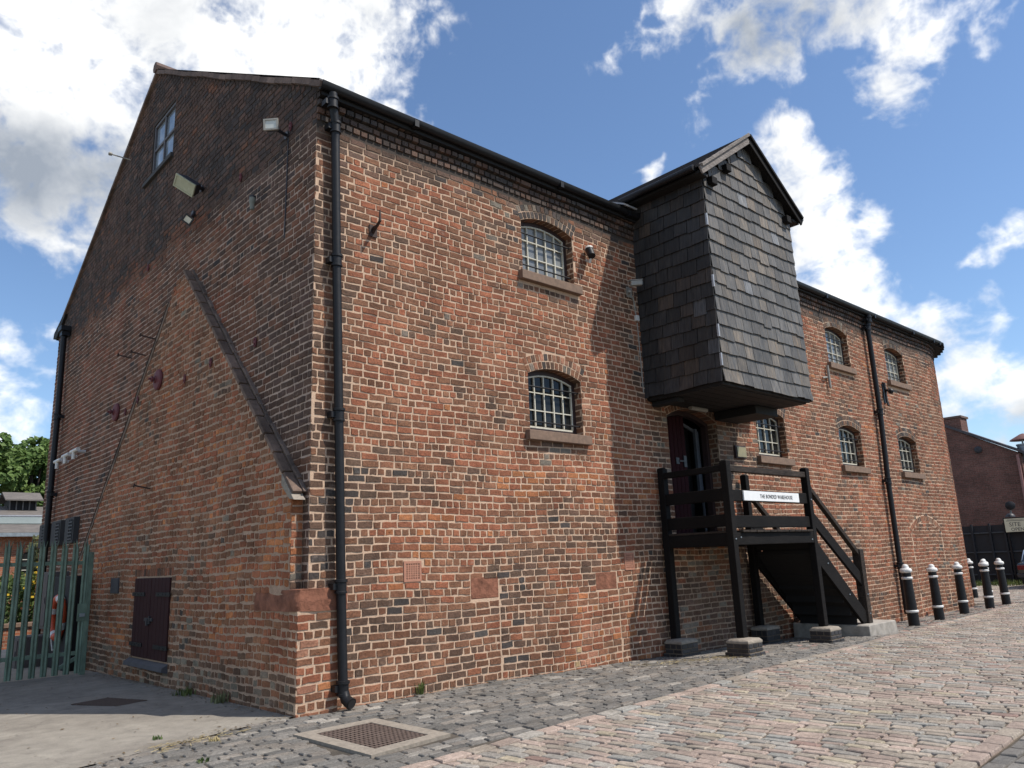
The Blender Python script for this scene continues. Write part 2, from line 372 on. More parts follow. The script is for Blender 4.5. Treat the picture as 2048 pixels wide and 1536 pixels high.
# clouds of the day: azimuth, elevation, half-widths (degrees), tilt, weight
CLOUDS = [(9, 31, 11, 6.5, 10, 1.3), (19, 34.5, 8.5, 5.2, 5, 1.2), (26.5, 34.0, 6.6, 4.6, -14, 1.12), (32.6, 32.0, 3.2, 2.6, -35, .95), (9, 26, 9, 4.4, -6, 1.1), (15, 27, 6, 2.8, -12, .95),
          (-4, 33, 12, 9, 0, 1.1), (26, 39, 8, 4, 0, 1.0), (12.4, 21.8, 1.5, .9, 35, .62), (8.0, 13.0, 2.4, 2.6, 0, .85), (10.3, 15.6, 1.6, .9, 0, .55), (9, 9.5, 3, 2.0, 0, .8), (3, 12, 6, 4, 0, .9),
          (58.3, 37.4, 1.3, 1.7, 0, .58), (54, 35.2, 2.6, .9, 10, .5), (58.9, 32.0, 1.0, .9, 0, .42), (54.9, 27.8, 1.1, .8, 20, .55), (58, 30.2, 1.2, .8, 0, .36), (40, 41, 2, 1.4, 0, .6),
          (65, 35.4, 5.0, 2.6, -10, .55), (70.5, 34.6, 5.4, 2.4, -12, .68), (74.5, 32.0, 2.6, 1.9, -40, .86), (72.4, 29.4, 1.8, 1.9, -60, .62), (63, 33.6, 2.2, 1.2, 20, .50), (80, 33.5, 3, 1.6, 10, .7), (79.5, 30.8, 1.6, 1.1, 0, .45),
          (64.0, 28.0, 1.7, 1.5, 30, .95), (65.8, 24.8, 2.5, 2.1, -48, .95), (66.6, 20.8, 2.9, 2.3, -50, 1.02), (68.6, 17.0, 3.8, 2.3, -35, 1.02), (72.0, 14.4, 3.2, 1.7, -22, .98), (70.0, 21.2, 1.1, 1.7, 0, .75), (71.3, 18.8, 1.0, 1.5, 0, .75), (65, 15, 4, 3, 0, .9), (61, 20, 3, 3, 0, .6),
          (77.8, 18.4, 1.8, 1.1, 30, .75), (75.3, 17.6, 1.1, .6, 10, .5), (75.2, 15.2, .9, .7, 20, .55), (74.2, 10.6, 1.5, 2.0, 0, 1.05), (77.8, 9.2, 3.2, 2.4, 0, 1.1), (72, 8, 1.6, 2.6, 0, 1.0), (84, 10, 4, 3, 0, .9), (68, 5, 10, 3, 0, .8),
          (120, 30, 22, 9, 0, .9), (-40, 28, 16, 9, 0, .9), (100, 55, 20, 9, 0, .7), (-30, 58, 22, 9, 0, .7)]

import numpy as np
CW, CH = 2560, 1280                      # cloud map: azimuth -60..120, elevation 0..90
def cloud_map():
    rng = np.random.default_rng(5)
    az = np.linspace(-60, 120, CW, dtype=np.float32)[None, :] + np.zeros((CH, 1), np.float32)
    el = np.linspace(0, 90, CH, dtype=np.float32)[:, None] + np.zeros((1, CW), np.float32)
    X = (az - 30) * .88; Y = el * 1.12
    def vn(x, y):
        T = rng.random((256, 256), dtype=np.float32)
        i = np.floor(x).astype(np.int32); j = np.floor(y).astype(np.int32); fx = x - i; fy = y - j
        fx = fx * fx * (3 - 2 * fx); fy = fy * fy * (3 - 2 * fy); i &= 255; j &= 255; i1 = (i + 1) & 255; j1 = (j + 1) & 255
        t = T[j, i]; a_ = t + (T[j, i1] - t) * fx; t = T[j1, i]; b_ = t + (T[j1, i1] - t) * fx
        return a_ + (b_ - a_) * fy
    def fb_(x, y, sc, n, gain=.55, billow=False):
        o = 0; amp = 1; tot = 0
        for k in range(n):
            v = vn(x / sc + 17.3 * k, y / sc - 9.1 * k)
            if billow: v = 1 - np.abs(2 * v - 1)
            o = o + v * amp; tot += amp; amp *= gain; sc /= 2.03
        return o / tot
    wx = fb_(X, Y, 5, 3) - .5; wy = fb_(X, Y, 5, 3) - .5
    field = np.full((CH, CW), -.9, np.float32)
    for a0, e0, ra, re, rot, wt in CLOUDS:
        dx = (az + wx * 1.6 - a0) * math.cos(math.radians(e0)); dy = el + wy * 1.2 - e0
        c, s = math.cos(math.radians(rot)), math.sin(math.radians(rot))
        a_ = (dx * c + dy * s) / ra; b_ = (-dx * s + dy * c) / re
        v = wt * (1 - .62 * (a_ * a_ + b_ * b_)); h = np.clip(.5 + .5 * (v - field) / .22, 0, 1)
        field = np.maximum(field, v) + np.where(v > -.8, .22 * h * (1 - h), 0)
    big = fb_(X + wx * 3, Y + wy * 3, 6.0, 7, .56); bil = fb_(X + wx * 2, Y + wy * 2, 2.6, 6, .55, True)
    fine = fb_(X + wx * 2, Y + wy * 2, 1.1, 6, .62)
    D = field * .66 + (big - .5) * 1.15 + (bil - .55) * .75 + (fine - .5) * .75 - .12
    t = np.clip((D + .08) / .80, 0, 1); mask = t * t * (3 - 2 * t)
    # light comes from high on the right: add up what lies that way
    tau = np.zeros_like(mask); st = 5
    for k in range(1, 9):
        r = k * st + k * k // 2
        tau += np.roll(np.roll(mask, -int(r * .9), 0), -int(r * .45), 1) * (.6 + .1 * k)
    thick = np.clip(D, 0, 1.6)
    lit = np.exp(-.16 * tau) * .55 + .45 * np.clip(1.25 - .30 * thick - .9 * (big - .45), 0, 1.2)
    def blob(a0, e0, ra, re): return np.clip(1 - ((az - a0) * math.cos(math.radians(e0)) / ra) ** 2 - ((el - e0) / re) ** 2, 0, 1)
    grey = .85 * blob(8.5, 25.8, 13, 4.6); grey = np.maximum(grey, .9 * blob(66, 35.6, 7.5, 3.6)); grey = np.maximum(grey, .40 * blob(70, 12.6, 7, 2.2)); grey = np.maximum(grey, .55 * blob(77, 6.4, 8, 2.6))
    glow = np.maximum(.55 * blob(7, 31.5, 8, 5), .4 * blob(27, 35, 9, 4)); glow = np.maximum(glow, .35 * blob(68, 19, 4.5, 6))
    lit = np.clip(lit + .12 + glow + (fine - .5) * .35 - grey * (.8 + .8 * (big - .5)), 0, 1.15)
    return mask.astype(np.float32), lit.astype(np.float32)
mk, lt = cloud_map()
img = bpy.data.images.new('cloud_cover', CW, CH, float_buffer=True, alpha=True); img.colorspace_settings.name = 'Non-Color'
buf = np.zeros((CH, CW, 4), np.float32); buf[..., 0] = mk; buf[..., 1] = lt; buf[..., 3] = 1; img.pixels.foreach_set(buf.ravel()); img.update(); img.pack()
del buf
uv = wn('ShaderNodeCombineXYZ'); L(wm('MULTIPLY_ADD', AZ, 1 / 180, 60 / 180), uv.inputs[0]); L(wm('MAXIMUM', wm('MULTIPLY', EL, 1 / 90), 0.0), uv.inputs[1])
ci = wn('ShaderNodeTexImage', image=img, extension='MIRROR', interpolation='Linear'); L(uv.outputs[0], ci.inputs[0])
sp = wn('ShaderNodeSeparateColor'); L(ci.outputs[0], sp.inputs[0]); MASK = sp.outputs[0]
cm = wn('ShaderNodeMix', data_type='RGBA', clamp_factor=False); L(sp.outputs[1], cm.inputs[0]); cm.inputs[6].default_value = (2.3, 2.6, 3.05, 1); cm.inputs[7].default_value = (7.3, 7.3, 7.2, 1)
# sky colour
sg = wn('ShaderNodeMix', data_type='RGBA', blend_type='MULTIPLY'); sg.inputs[0].default_value = 1.0; L(sky.outputs[0], sg.inputs[6]); sg.inputs[7].default_value = (.86, .93, 1.0, 1)
fm = wn('ShaderNodeMix', data_type='RGBA'); L(wm('MULTIPLY', MASK, .97), fm.inputs[0]); L(sg.outputs[2], fm.inputs[6]); L(cm.outputs[2], fm.inputs[7])
L(fm.outputs[2], bg.inputs[0]); bg.inputs[1].default_value = .15
scene.view_settings.view_transform = 'Standard'; scene.view_settings.look = 'None'; scene.view_settings.gamma = 1; scene.view_settings.exposure = 0.12

# ------------------------------------------------------------------ brickwork
XS, RC = 17.52, 3.2            # the facade bends away behind x = 17.52
def front(s, z, o):
    if s <= XS: return (s, -o, z)
    a = (s - XS) / RC; return (XS + (RC + o) * math.sin(a), RC - (RC + o) * math.cos(a), z)
def eave(s, z, o):
    if s <= XS: return (s, -o, z)
    a = (s - XS) / RC; r = (RC + o) / math.cos(min(a, .26)); return (XS + r * math.sin(a), RC - r * math.cos(a), z)
def gable(s, z, o): return (-o, s, z)
PX = .13
def oldwall(s, z, o): return (-PX - o, s, z)
H, W, RIDGE = 6.6, 11.545, 9.9
def rake(y): return H + (RIDGE - H) * (1 - abs(y - W / 2) / (W / 2))
COURSE = .0805
PAL = dict(red=(.300, .112, .060), brown=(.228, .106, .060), dark=(.140, .082, .055), blue=(.078, .064, .057), orange=(.385, .150, .064), pink=(.385, .185, .115), buff=(.46, .31, .165), soot=(.088, .064, .053), soot2=(.145, .088, .064), grey=(.19, .158, .125))
LUM = ['soot', 'blue', 'soot2', 'dark', 'grey', 'brown', 'red', 'orange', 'pink', 'buff']
def pick(wts, u=None):
    wts = sorted(wts, key=lambda w_: LUM.index(w_[0])); r = (RND.random() if u is None else u) * sum(x for _, x in wts)
    for k, x in wts:
        r -= x
        if r <= 0: break
    c = PAL[k]; f = RND.uniform(.82, 1.2); g = RND.uniform(.95, 1.05)
    return (c[0] * f, c[1] * f * g, c[2] * f * g)
def clump(s, z, sd):
    return clamp(.56 * RND.random() + .44 * clamp((fbm(s * 1.1, z * 1.7, sd) - .28) / .44), 0, .9999)
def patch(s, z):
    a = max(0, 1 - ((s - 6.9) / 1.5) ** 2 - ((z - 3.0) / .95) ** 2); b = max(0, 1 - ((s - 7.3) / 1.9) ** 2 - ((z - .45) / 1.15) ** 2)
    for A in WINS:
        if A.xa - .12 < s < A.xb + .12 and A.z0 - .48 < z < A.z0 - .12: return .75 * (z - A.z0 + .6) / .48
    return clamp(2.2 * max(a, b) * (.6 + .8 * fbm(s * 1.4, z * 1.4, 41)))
def col_front(s, z):
    k = fbm(s * .6, z * .9, 3); q = fbm(s * .9 + 40, z * 1.2, 9)
    wt = [('red', 4.2 + 2 * k), ('brown', 4), ('dark', 1.7 + 3.0 * max(0, k - .46)), ('blue', .6), ('orange', .45 + 2.4 * max(0, q - .52)), ('pink', .45), ('buff', .05), ('grey', .12)]
    if s < .75 and 1.1 < z < 2.3: wt = [('blue', 3.4), ('dark', 4), ('brown', 3), ('red', 1)]
    elif z < 2.4 and s < 6:
        wt = [('red', 3), ('brown', 4), ('dark', 3.0), ('blue', 1.2), ('orange', 1.0 + 2.5 * sm(1.2, 2.2, z) * sm(.5, 2, s)), ('pink', .3 + (1.6 if z < .5 else 0)), ('buff', .18)]
        if z < 1.0 and s < 2: wt = [('brown', 4), ('dark', 3.4), ('blue', 1.3), ('red', 1.5)]
    if s < .5 and z > 2.3: wt = [('brown', 4), ('dark', 3), ('soot2', 2), ('red', 1)]
    if s > 9: wt = [('red', 3.6 + 1.5 * k), ('brown', 4.6), ('dark', 1.6), ('blue', .45), ('orange', .45), ('pink', .4), ('grey', .15)]
    if s > 9 and 2 < z < 4.4 and s < 13.6: wt = [('red', 4.2), ('brown', 3.2), ('orange', .9), ('dark', 1.2), ('pink', .6), ('blue', .5)]
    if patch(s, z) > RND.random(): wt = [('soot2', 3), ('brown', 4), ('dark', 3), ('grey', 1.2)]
    so = sm(5.75, 6.12, z + .5 * (fbm(s * .8, 3, 5) - .5))
    if RND.random() < so: wt = [('soot2', 3), ('dark', 3), ('blue', 2), ('brown', .8)]
    return pick(wt, clump(s, z, 51))
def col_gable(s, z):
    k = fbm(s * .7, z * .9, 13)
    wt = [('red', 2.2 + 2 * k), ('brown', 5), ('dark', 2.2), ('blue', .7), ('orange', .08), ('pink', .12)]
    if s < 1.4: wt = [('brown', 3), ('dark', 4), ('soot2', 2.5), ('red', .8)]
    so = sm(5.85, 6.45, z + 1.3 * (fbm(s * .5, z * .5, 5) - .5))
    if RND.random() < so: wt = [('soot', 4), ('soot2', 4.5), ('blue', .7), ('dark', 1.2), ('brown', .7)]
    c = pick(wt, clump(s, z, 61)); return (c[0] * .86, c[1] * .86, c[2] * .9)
def col_old(s, z):
    k = fbm(s * .55, z * .7, 23)
    wt = [('red', 3.2), ('brown', 5), ('dark', 1.9), ('blue', .8), ('orange', 1.5 + 6 * max(0, k - .46)), ('grey', .25)]
    if z < 1.15 and s < .75: wt = [('red', 4), ('orange', 2), ('brown', 3), ('dark', .6)]
    if z < .35: wt = [('grey', 1.5), ('brown', 3), ('dark', 3)]
    if 1.15 < z < 2.2 and s < .7: wt = [('orange', 3), ('red', 2), ('brown', 2), ('dark', 2.6)]
    c = pick(wt, clump(s, z, 71)); return (c[0] * 1.22, c[1] * 1.18, c[2] * 1.08)
def und(s, z): return .010 * math.sin(s * 1.3 + z * .7) + .007 * math.sin(s * 2.9 - z * 1.9 + 1.0)
def brick(mb, fn, s0, s1, z0, z1, col, proud, jit, inset=.004, wav=True):
    n = 3 if s1 - s0 > .17 else 2
    J = lambda: RND.uniform(-jit, jit)
    pts = [(lerp(s0, s1, k / n) + J() * .8, z0 + J()) for k in range(n + 1)] + [(lerp(s1, s0, k / n) + J() * .8, z1 + J()) for k in range(n + 1)]
    cs, cz = (s0 + s1) / 2, (z0 + z1) / 2; hw, hh = (s1 - s0) / 2, (z1 - z0) / 2
    pr = proud + RND.uniform(-.003, .003); t1, t2 = RND.uniform(-.002, .002), RND.uniform(-.0015, .0015)
    base, top = [], []
    for s, z in pts:
        zz = z + (und(s, z) if wav else 0)
        base.append(fn(s, zz, -.006))
        si, zi = cs + (s - cs) * (1 - inset / hw), cz + (z - cz) * (1 - inset / hh)
        top.append(fn(si, zi + (und(s, z) if wav else 0), pr + t1 * (si - cs) / hw + t2 * (zi - cz) / hh))
    mb.col = col; mb.tile(base, top)
def lay(mb, fn, z0, z1, ivals, col, joint=.0148, proud=.006, jit=.0055, Ls=.202, wob=0, course=COURSE, wav=True, headers=4, hd_w=.100):
    i = 0; z = z0
    while z + course <= z1 + .02:
        hd = (i % headers == 0); off = RND.uniform(0, .25) if not hd else RND.uniform(0, .12)
        za, zb = z + joint / 2, min(z + course - joint / 2, z1); zm = (za + zb) / 2
        for a, b in ivals(zm):
            s = a - off; first = True
            while s < b - .02:
                Lb = (hd_w if hd else Ls) * RND.uniform(.94, 1.06)
                if not hd and RND.random() < .09: Lb = hd_w
                if hd and RND.random() < .06: Lb = Ls
                e = s + Lb
                if b - e < .05: e = b
                sa, sb = max(s, a) + joint / 2, min(e, b) - joint / 2
                if s <= a: sa = a
                if e >= b: sb = b
                if sb - sa > .03 and zb - za > .02:
                    dz = RND.uniform(-wob, wob)
                    brick(mb, fn, sa, sb, za + dz, zb + dz, col((sa + sb) / 2, zm), proud, jit, wav=wav)
                s = e
        i += 1; z += course
def subtract(iv, a, b):
    out = []
    for p, q in iv:
        if b <= p or a >= q: out.append((p, q)); continue
        if a > p: out.append((p, a))
        if b < q: out.append((b, q))
    return out
class Arch:
    """segmental arch opening"""
    def __init__(self, xa, xb, z0, zs, rise):
        self.xa, self.xb, self.z0, self.zs, self.rise = xa, xb, z0, zs, rise
        h = (xb - xa) / 2; self.R = (h * h + rise * rise) / (2 * rise); self.cx = (xa + xb) / 2; self.cz = zs + rise - self.R
    def top(self, x):
        return self.cz + math.sqrt(max(0, self.R ** 2 - (x - self.cx) ** 2))
    def half(self, z, t=0):
        """half width of the opening (with its ring, thickness t) at height z"""
        h = (self.xb - self.xa) / 2
        if z < self.z0: return 0
        if z <= self.zs: return h
        th = math.asin(h / self.R)
        if z < self.zs + t * math.cos(th): return h + (z - self.zs) * math.tan(th) - (.0 if t else 0)
        v = (self.R + t) ** 2 - (z - self.cz) ** 2
        return math.sqrt(v) if v > 0 else 0
def voussoirs(mb, fn, A, r0, t, pitch, cols, proud=.008, ext=0.0, joint=.0135):
    th = math.asin((A.xb - A.xa) / 2 / A.R) + ext; n = max(3, round(2 * th * (A.R + r0) / pitch))
    for k in range(n):
        a0, a1 = -th + 2 * th * k / n, -th + 2 * th * (k + 1) / n; g = joint / 2 / (A.R + r0)
        P = [(a0 + g, A.R + r0 + joint / 2), (a1 - g, A.R + r0 + joint / 2), (a1 - g, A.R + r0 + t - joint / 2), (a0 + g, A.R + r0 + t - joint / 2)]
        q = [(A.cx + r * math.sin(a) + RND.uniform(-.002, .002), A.cz + r * math.cos(a) + RND.uniform(-.003, .003)) for a, r in P]
        cs = sum(p[0] for p in q) / 4; cz = sum(p[1] for p in q) / 4
        mb.col = pick(cols)
        mb.tile([fn(s, z, -.004) for s, z in q], [fn(cs + (s - cs) * .93, cz + (z - cz) * .95, proud + RND.uniform(-.002, .002)) for s, z in q])
def ringback(mb, fn, A, t, o=.0028, ext=0.0):
    th = math.asin((A.xb - A.xa) / 2 / A.R) + ext; n = 14
    P = [(A.R, -th + 2 * th * k / n) for k in range(n + 1)]
    for k in range(n):
        a0, a1 = P[k][1], P[k + 1][1]
        q = [(A.R, a0), (A.R, a1), (A.R + t, a1), (A.R + t, a0)]
        mb.face([fn(A.cx + r * math.sin(a), A.cz + r * math.cos(a), o) for r, a in q])

# openings in the facade
X1, X2, X3, X4 = (3.066, 4.077), (8.615, 9.645), (11.835, 12.874), (14.825, 15.90)
ZU, ZUS, ZL, ZLS = 5.10, 5.84, 2.94, 3.69
WINS = [Arch(*X1, ZU, ZUS, .11), Arch(*X1, ZL, ZLS, .11), Arch(*X2, ZL, ZLS, .11), Arch(*X3, ZU, ZUS, .11), Arch(*X3, ZL, ZLS, .11), Arch(*X4, ZU, ZUS, .11), Arch(*X4, ZL, ZLS, .11)]
DOOR = Arch(6.0, 7.36, 1.585, 3.41, .16)
OPEN = WINS + [DOOR]
HX0, HX1, HD, HZB, HZE, HZR = 5.528, 8.06, 1.338, 3.622, 6.78, 7.66
BLIND = Arch(14.80, 16.58, 0, 1.56, .27)
SEND = XS + RC * math.radians(74)

wh = thing('brick_warehouse', 'large red brick warehouse with arched barred windows, slate hung hoist tower and black gutters', 'warehouse', (0, 0, 0))
def ext_boxes(z):
    """blocks set into the face of the wall"""
    b = []
    if 1.138 < z < 1.361: b.append((1.10, 1.337))
    if 1.123 < z < 1.365: b.append((4.743, 4.952))
    if .90 < z < 1.165: b.append((2.01, 2.455))
    if .888 < z < 1.134: b.append((4.13, 4.575))
    if .93 < z < 1.128: b.append((-1, .405))
    if z <= .9: b += [(2.435, 2.455), (4.57, 4.59)]
    if z < 1.7 and z <= BLIND.zs: b += [(14.778, 14.812), (16.566, 16.600)]
    return b
def front_iv(z):
    iv = [(0.0, SEND)]
    for A in OPEN:
        t = .205 if z > A.zs else 0
        h = A.half(z, t) if z < A.zs + A.rise + .2 else 0
        if z > A.z0 and h > 0: iv = subtract(iv, A.cx - h, A.cx + h)
        if z > A.z0 - .15 and z <= A.z0 and A is not DOOR: iv = subtract(iv, A.xa - .085, A.xb + .085)
    if z > HZB + .1: iv = subtract(iv, HX0 + .03, HX1 - .03)
    if BLIND.zs < z < BLIND.zs + .27 + .15:
        h1 = BLIND.half(z, .14); h0 = BLIND.half(z)
        iv = subtract(iv, BLIND.cx - h1, BLIND.cx - h0); iv = subtract(iv, BLIND.cx + h0, BLIND.cx + h1)
    for a, b in ext_boxes(z): iv = subtract(iv, a, b)
    return iv
fb = MB(); fb.mi = 1
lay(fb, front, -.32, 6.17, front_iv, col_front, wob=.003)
for A in WINS:
    vc = [('blue', 4), ('dark', 3), ('grey', 1), ('brown', 1)] if A.cx > 5 else [('blue', 3), ('dark', 2.4), ('grey', 1), ('brown', 2), ('pink', 1.2)]
    if A.z0 > 4: vc = [('blue', 5), ('dark', 3), ('grey', 1.6)]
    voussoirs(fb, front, A, .0, .105, .078, vc, .008, .01); voussoirs(fb, front, A, .105, .105, .078, vc, .008, .01)
voussoirs(fb, front, DOOR, 0, .11, .08, [('brown', 3), ('dark', 2)], .008); voussoirs(fb, front, DOOR, .11, .11, .08, [('brown', 3), ('dark', 2)], .008)
voussoirs(fb, front, BLIND, 0, .13, .088, [('red', 1), ('brown', 3), ('dark', 1)], .009, joint=.020)
# reveals
for A in OPEN:
    D = .17 if A is not DOOR else .30
    for x, sg in ((A.xa, 1), (A.xb, -1)):
        fj = lambda s, z, o, x=x, sg=sg: (x + sg * o, s, z)
        lay(fb, fj, A.z0 - .04, A.zs + .02, lambda z: [(.002, D)], (lambda s, z: pick([('brown', 3), ('dark', 2), ('red', 1)])), wav=False, proud=.004)
    n = 12
    for k in range(n):
        xa, xb = lerp(A.xa, A.xb, (k + .06) / n), lerp(A.xa, A.xb, (k + .94) / n); fb.col = pick([('dark', 3), ('brown', 3)])
        fb.face([(xa, -.004, A.top(xa) - .004), (xb, -.004, A.top(xb) - .004), (xb, D, A.top(xb) - .004), (xa, D, A.top(xa) - .004)])
# oversailing eaves courses
cc = lambda s, z: pick([('soot', 4), ('soot2', 3), ('blue', 1.5)])
def eave_iv(z): return subtract([(0.0, SEND)], HX0 + .03, HX1 - .03)
fo = lambda d: (lambda s, z, o: front(s, z, o + d))
lay(fb, front, 6.17, 6.25, eave_iv, cc, proud=.022, jit=.002)
lay(fb, front, 6.255, 6.34, eave_iv, cc, proud=.026, jit=.002)
lay(fb, front, 6.345, 6.43, eave_iv, cc, proud=.055, jit=.002)
lay(fb, front, 6.435, 6.60, eave_iv, cc, proud=.062, jit=.002)
# mortar body
fb.mi = 0; fb.col = (1, 1, 1)
brk = {0.0, SEND, HX0, HX1}
for A in OPEN:
    for k in range(9): brk.add(lerp(A.xa, A.xb, k / 8))
s = XS
while s < SEND: brk.add(s); s += .25
brk = sorted(brk)
for a, b in zip(brk, brk[1:]):
    if b - a < 1e-6: continue
    mid = (a + b) / 2; ops = sorted([A for A in OPEN if A.xa - 1e-6 <= mid <= A.xb + 1e-6], key=lambda A: A.z0)
    za, zb = -.6, -.6
    for A in ops:
        fb.face([front(a, za, 0), front(b, zb, 0), front(b, A.z0, 0), front(a, A.z0, 0)]); za, zb = A.top(a), A.top(b)
    fb.face([front(a, za, 0), front(b, zb, 0), front(b, H, 0), front(a, H, 0)])
for A in OPEN:
    ringback(fb, front, A, .21, .0032, .012)
    D = .17 if A is not DOOR else .30
    for x in (A.xa, A.xb): fb.face([(x, 0, A.z0), (x, D, A.z0), (x, D, A.zs), (x, 0, A.zs)])
    for k in range(8):
        xa, xb = lerp(A.xa, A.xb, k / 8), lerp(A.xa, A.xb, (k + 1) / 8)
        fb.face([(xa, 0, A.top(xa)), (xb, 0, A.top(xb)), (xb, D, A.top(xb)), (xa, D, A.top(xa))])
ringback(fb, front, BLIND, .145, .0045)
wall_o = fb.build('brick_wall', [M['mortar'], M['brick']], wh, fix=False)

# blocks let into the wall
def rough_block(name, x0, x1, y0, y1, z0, z1, mat, parent, bev=.012):
    mb = MB(); mb.box(x0, x1, y0, y1, z0, z1); o = mb.build(name, mat, parent, bevel=bev); return o
rough_block('stone_block', 2.015, 2.435, -.004, .05, .905, 1.150, M['red_stone'], wh); rough_block('stone_block', 4.137, 4.555, -.004, .05, .893, 1.122, M['red_stone'], wh)
for x0, x1, z0, z1 in ((1.105, 1.332, 1.142, 1.357), (4.747, 4.948, 1.127, 1.361)):
    mb = MB(); nx, nz = 6, 7; f = .026; ix0, ix1, iz0, iz1 = x0 + f, x1 - f, z0 + f, z1 - f
    mb.box(x0, ix0, -.012, .03, z0, z1); mb.box(ix1, x1, -.012, .03, z0, z1); mb.box(ix0, ix1, -.012, .03, z0, iz0); mb.box(ix0, ix1, -.012, .03, iz1, z1)
    px = (ix1 - ix0) / nx; pz = (iz1 - iz0) / nz
    for k in range(1, nx): mb.box(ix0 + k * px - .0065, ix0 + k * px + .0065, -.010, .03, iz0, iz1)
    for k in range(1, nz): mb.box(ix0, ix1, -.009, .029, iz0 + k * pz - .0065, iz0 + k * pz + .0065)
    ab = mb.build('air_brick', M['terracotta'], wh)
    MB().box(ix0, ix1, .012, .028, iz0, iz1).build('vent_void', M['dark_void'], ab)

# windows
def window(A, cols, rows, pane, blind=False):
    y0, y1 = .125, .18
    def outline(t, n=12):
        xa, xb = A.xa + t, A.xb - t
        return [(xa, A.z0 + t), (xb, A.z0 + t)] + [(lerp(xb, xa, k / n), A.top(lerp(xb, xa, k / n)) - t) for k in range(n + 1)]
    fr = MB(); o, i = outline(.002), outline(.058); n = len(o)
    for k in range(n):
        k2 = (k + 1) % n
        fr.faces([(o[k][0], y0, o[k][1]), (o[k2][0], y0, o[k2][1]), (i[k2][0], y0, i[k2][1]), (i[k][0], y0, i[k][1]), (i[k][0], y1, i[k][1]), (i[k2][0], y1, i[k2][1])], [(0, 1, 2, 3), (3, 2, 5, 4)])
    w_ = fr.build('window', M['frame_brown'], wh)
    la = MB(); i = outline(.060); xa, xb, z0 = A.xa + .060, A.xb - .060, A.z0 + .060; b = .0085
    la.box(xa, xb, .128, .156, z0, z0 + .024); la.box(xa, xa + .016, .128, .156, z0, A.top(xa) - .06); la.box(xb - .016, xb, .128, .156, z0, A.top(xb) - .06)
    m = 10
    for k in range(m):
        p, q = lerp(xa, xb, k / m), lerp(xa, xb, (k + 1) / m)
        la.beam((p, .142, A.top(p) - .072), (q, .142, A.top(q) - .072), .022, .020)
    for k in range(1, cols):
        x = lerp(xa, xb, k / cols); la.box(x - b, x + b, .130, .154, z0 + .03, A.top(x) - .075)
    zt = A.zs - .02
    for k in range(1, rows):
        z = z0 + (zt + .05 - z0) * k / rows; la.box(xa + .014, xb - .014, .133, .151, z - .007, z + .007)
    la.build('window_lattice', M['cream_paint'], w_)
    g = MB(); g.prism([(x, z) for x, z in outline(.058)], lambda a, b_, d_: (a, d_, b_), .160, .166); g.build('pane', pane, w_)
    if blind:
        x = lerp(A.xa, A.xb, .72); MB().box(x, A.xb - .1, .1575, .1595, A.z0 + .1, A.zs).build('blind', M['grey_plastic'], w_)
    sb = MB()
    for z in (A.z0 + .13, A.z0 + (A.zs - A.z0) * .80): sb.tube([(A.xa - .01, .06, z), (A.xb + .01, .06, z)], .011, 8)
    sb.build('security_bar', M['black_iron'], w_, smooth=40)
    si = MB(); si.prism([(-.082, A.z0 - .01), (-.082, A.z0 - .135), (.01, A.z0 - .135), (.126, A.z0 - .13), (.126, A.z0 + .004)], lambda y, z, x: (x, y, z), A.xa - .083, A.xb + .083)
    si.build('sill', M['stone_sill'], w_, bevel=.008)
    return w_
spec = [(5, 3, 'glass_pale'), (5, 3, 'glass_dark'), (4, 3, 'glass_dark'), (4, 3, 'glass_pale'), (4, 3, 'glass_dark'), (4, 3, 'glass_pale'), (4, 3, 'glass_dark')]
for A, (c, r, g) in zip(WINS, spec): window(A, c, r, M[g])

# doorway
dm = MB(); A = DOOR
def dout(t, n=12):
    xa, xb = A.xa + t, A.xb - t
    return [(xa, A.z0), (xb, A.z0)] + [(lerp(xb, xa, k / n), A.top(lerp(xb, xa, k / n)) - t) for k in range(n + 1)]
o, i = dout(.003), dout(.075); n = len(o)
for k in range(1, n):
    k2 = (k + 1) % n
    dm.faces([(o[k][0], .17, o[k][1]), (o[k2][0], .17, o[k2][1]), (i[k2][0], .17, i[k2][1]), (i[k][0], .17, i[k][1]), (i[k][0], .27, i[k][1]), (i[k2][0], .27, i[k2][1])], [(0, 1, 2, 3), (3, 2, 5, 4)])
door = dm.build('doorway', M['frame_brown'], wh)
lf = MB(); xa, xm = A.xa + .078, A.xa + .70; k = 0; nb = 6
for k in range(nb):
    p, q = lerp(xa, xm, k / nb), lerp(xa, xm, (k + 1) / nb)
    lf.prism([(p + .004, A.z0 + .02), (q - .004, A.z0 + .02), (q - .004, A.top(q) - .085), (p + .004, A.top(p) - .085)], lambda a, b, d_: (a, d_, b), .185, .225)
lf.box(xa, xm, .2, .23, A.z0 + .02, A.zs - .1)
leaf = lf.build('door_leaf', mat_plain('dark_red_door_paint', (.026, .006, .008), .85, 0, .25, 12, .3, .004, spec=.12, stretch=(6, 6, .6)), door, bevel=.004)
hm = MB(); hm.box(xm - .10, xm - .03, .165, .186, 2.66, 2.84); hm.box(xm - .22, xm - .05, .160, .175, 2.74, 2.76); hm.box(xm - .30, xm - .22, .172, .186, 2.70, 2.80); hm.build('door_lock', M['dark_metal'], door)
iv = MB()       # dark lobby behind the open half
iv.box(A.xa - .1, A.xb + .3, 1.6, 1.65, 1.5, 3.8); iv.box(A.xa - .15, A.xa - .1, .31, 1.65, 1.5, 3.8); iv.box(A.xb + .3, A.xb + .35, .31, 1.65, 1.5, 3.8); iv.box(A.xa - .1, A.xb + .3, .31, 1.6, 3.75, 3.8); iv.box(A.xa - .1, A.xb + .3, .19, 1.6, 1.5, 1.58)
iv.build('lobby', M['dark_void'], door)
sd = MB(); sd.box(7.02, 7.26, .50, .54, 1.6, 3.36); sd.build('inner_door', M['dark_board'], door)
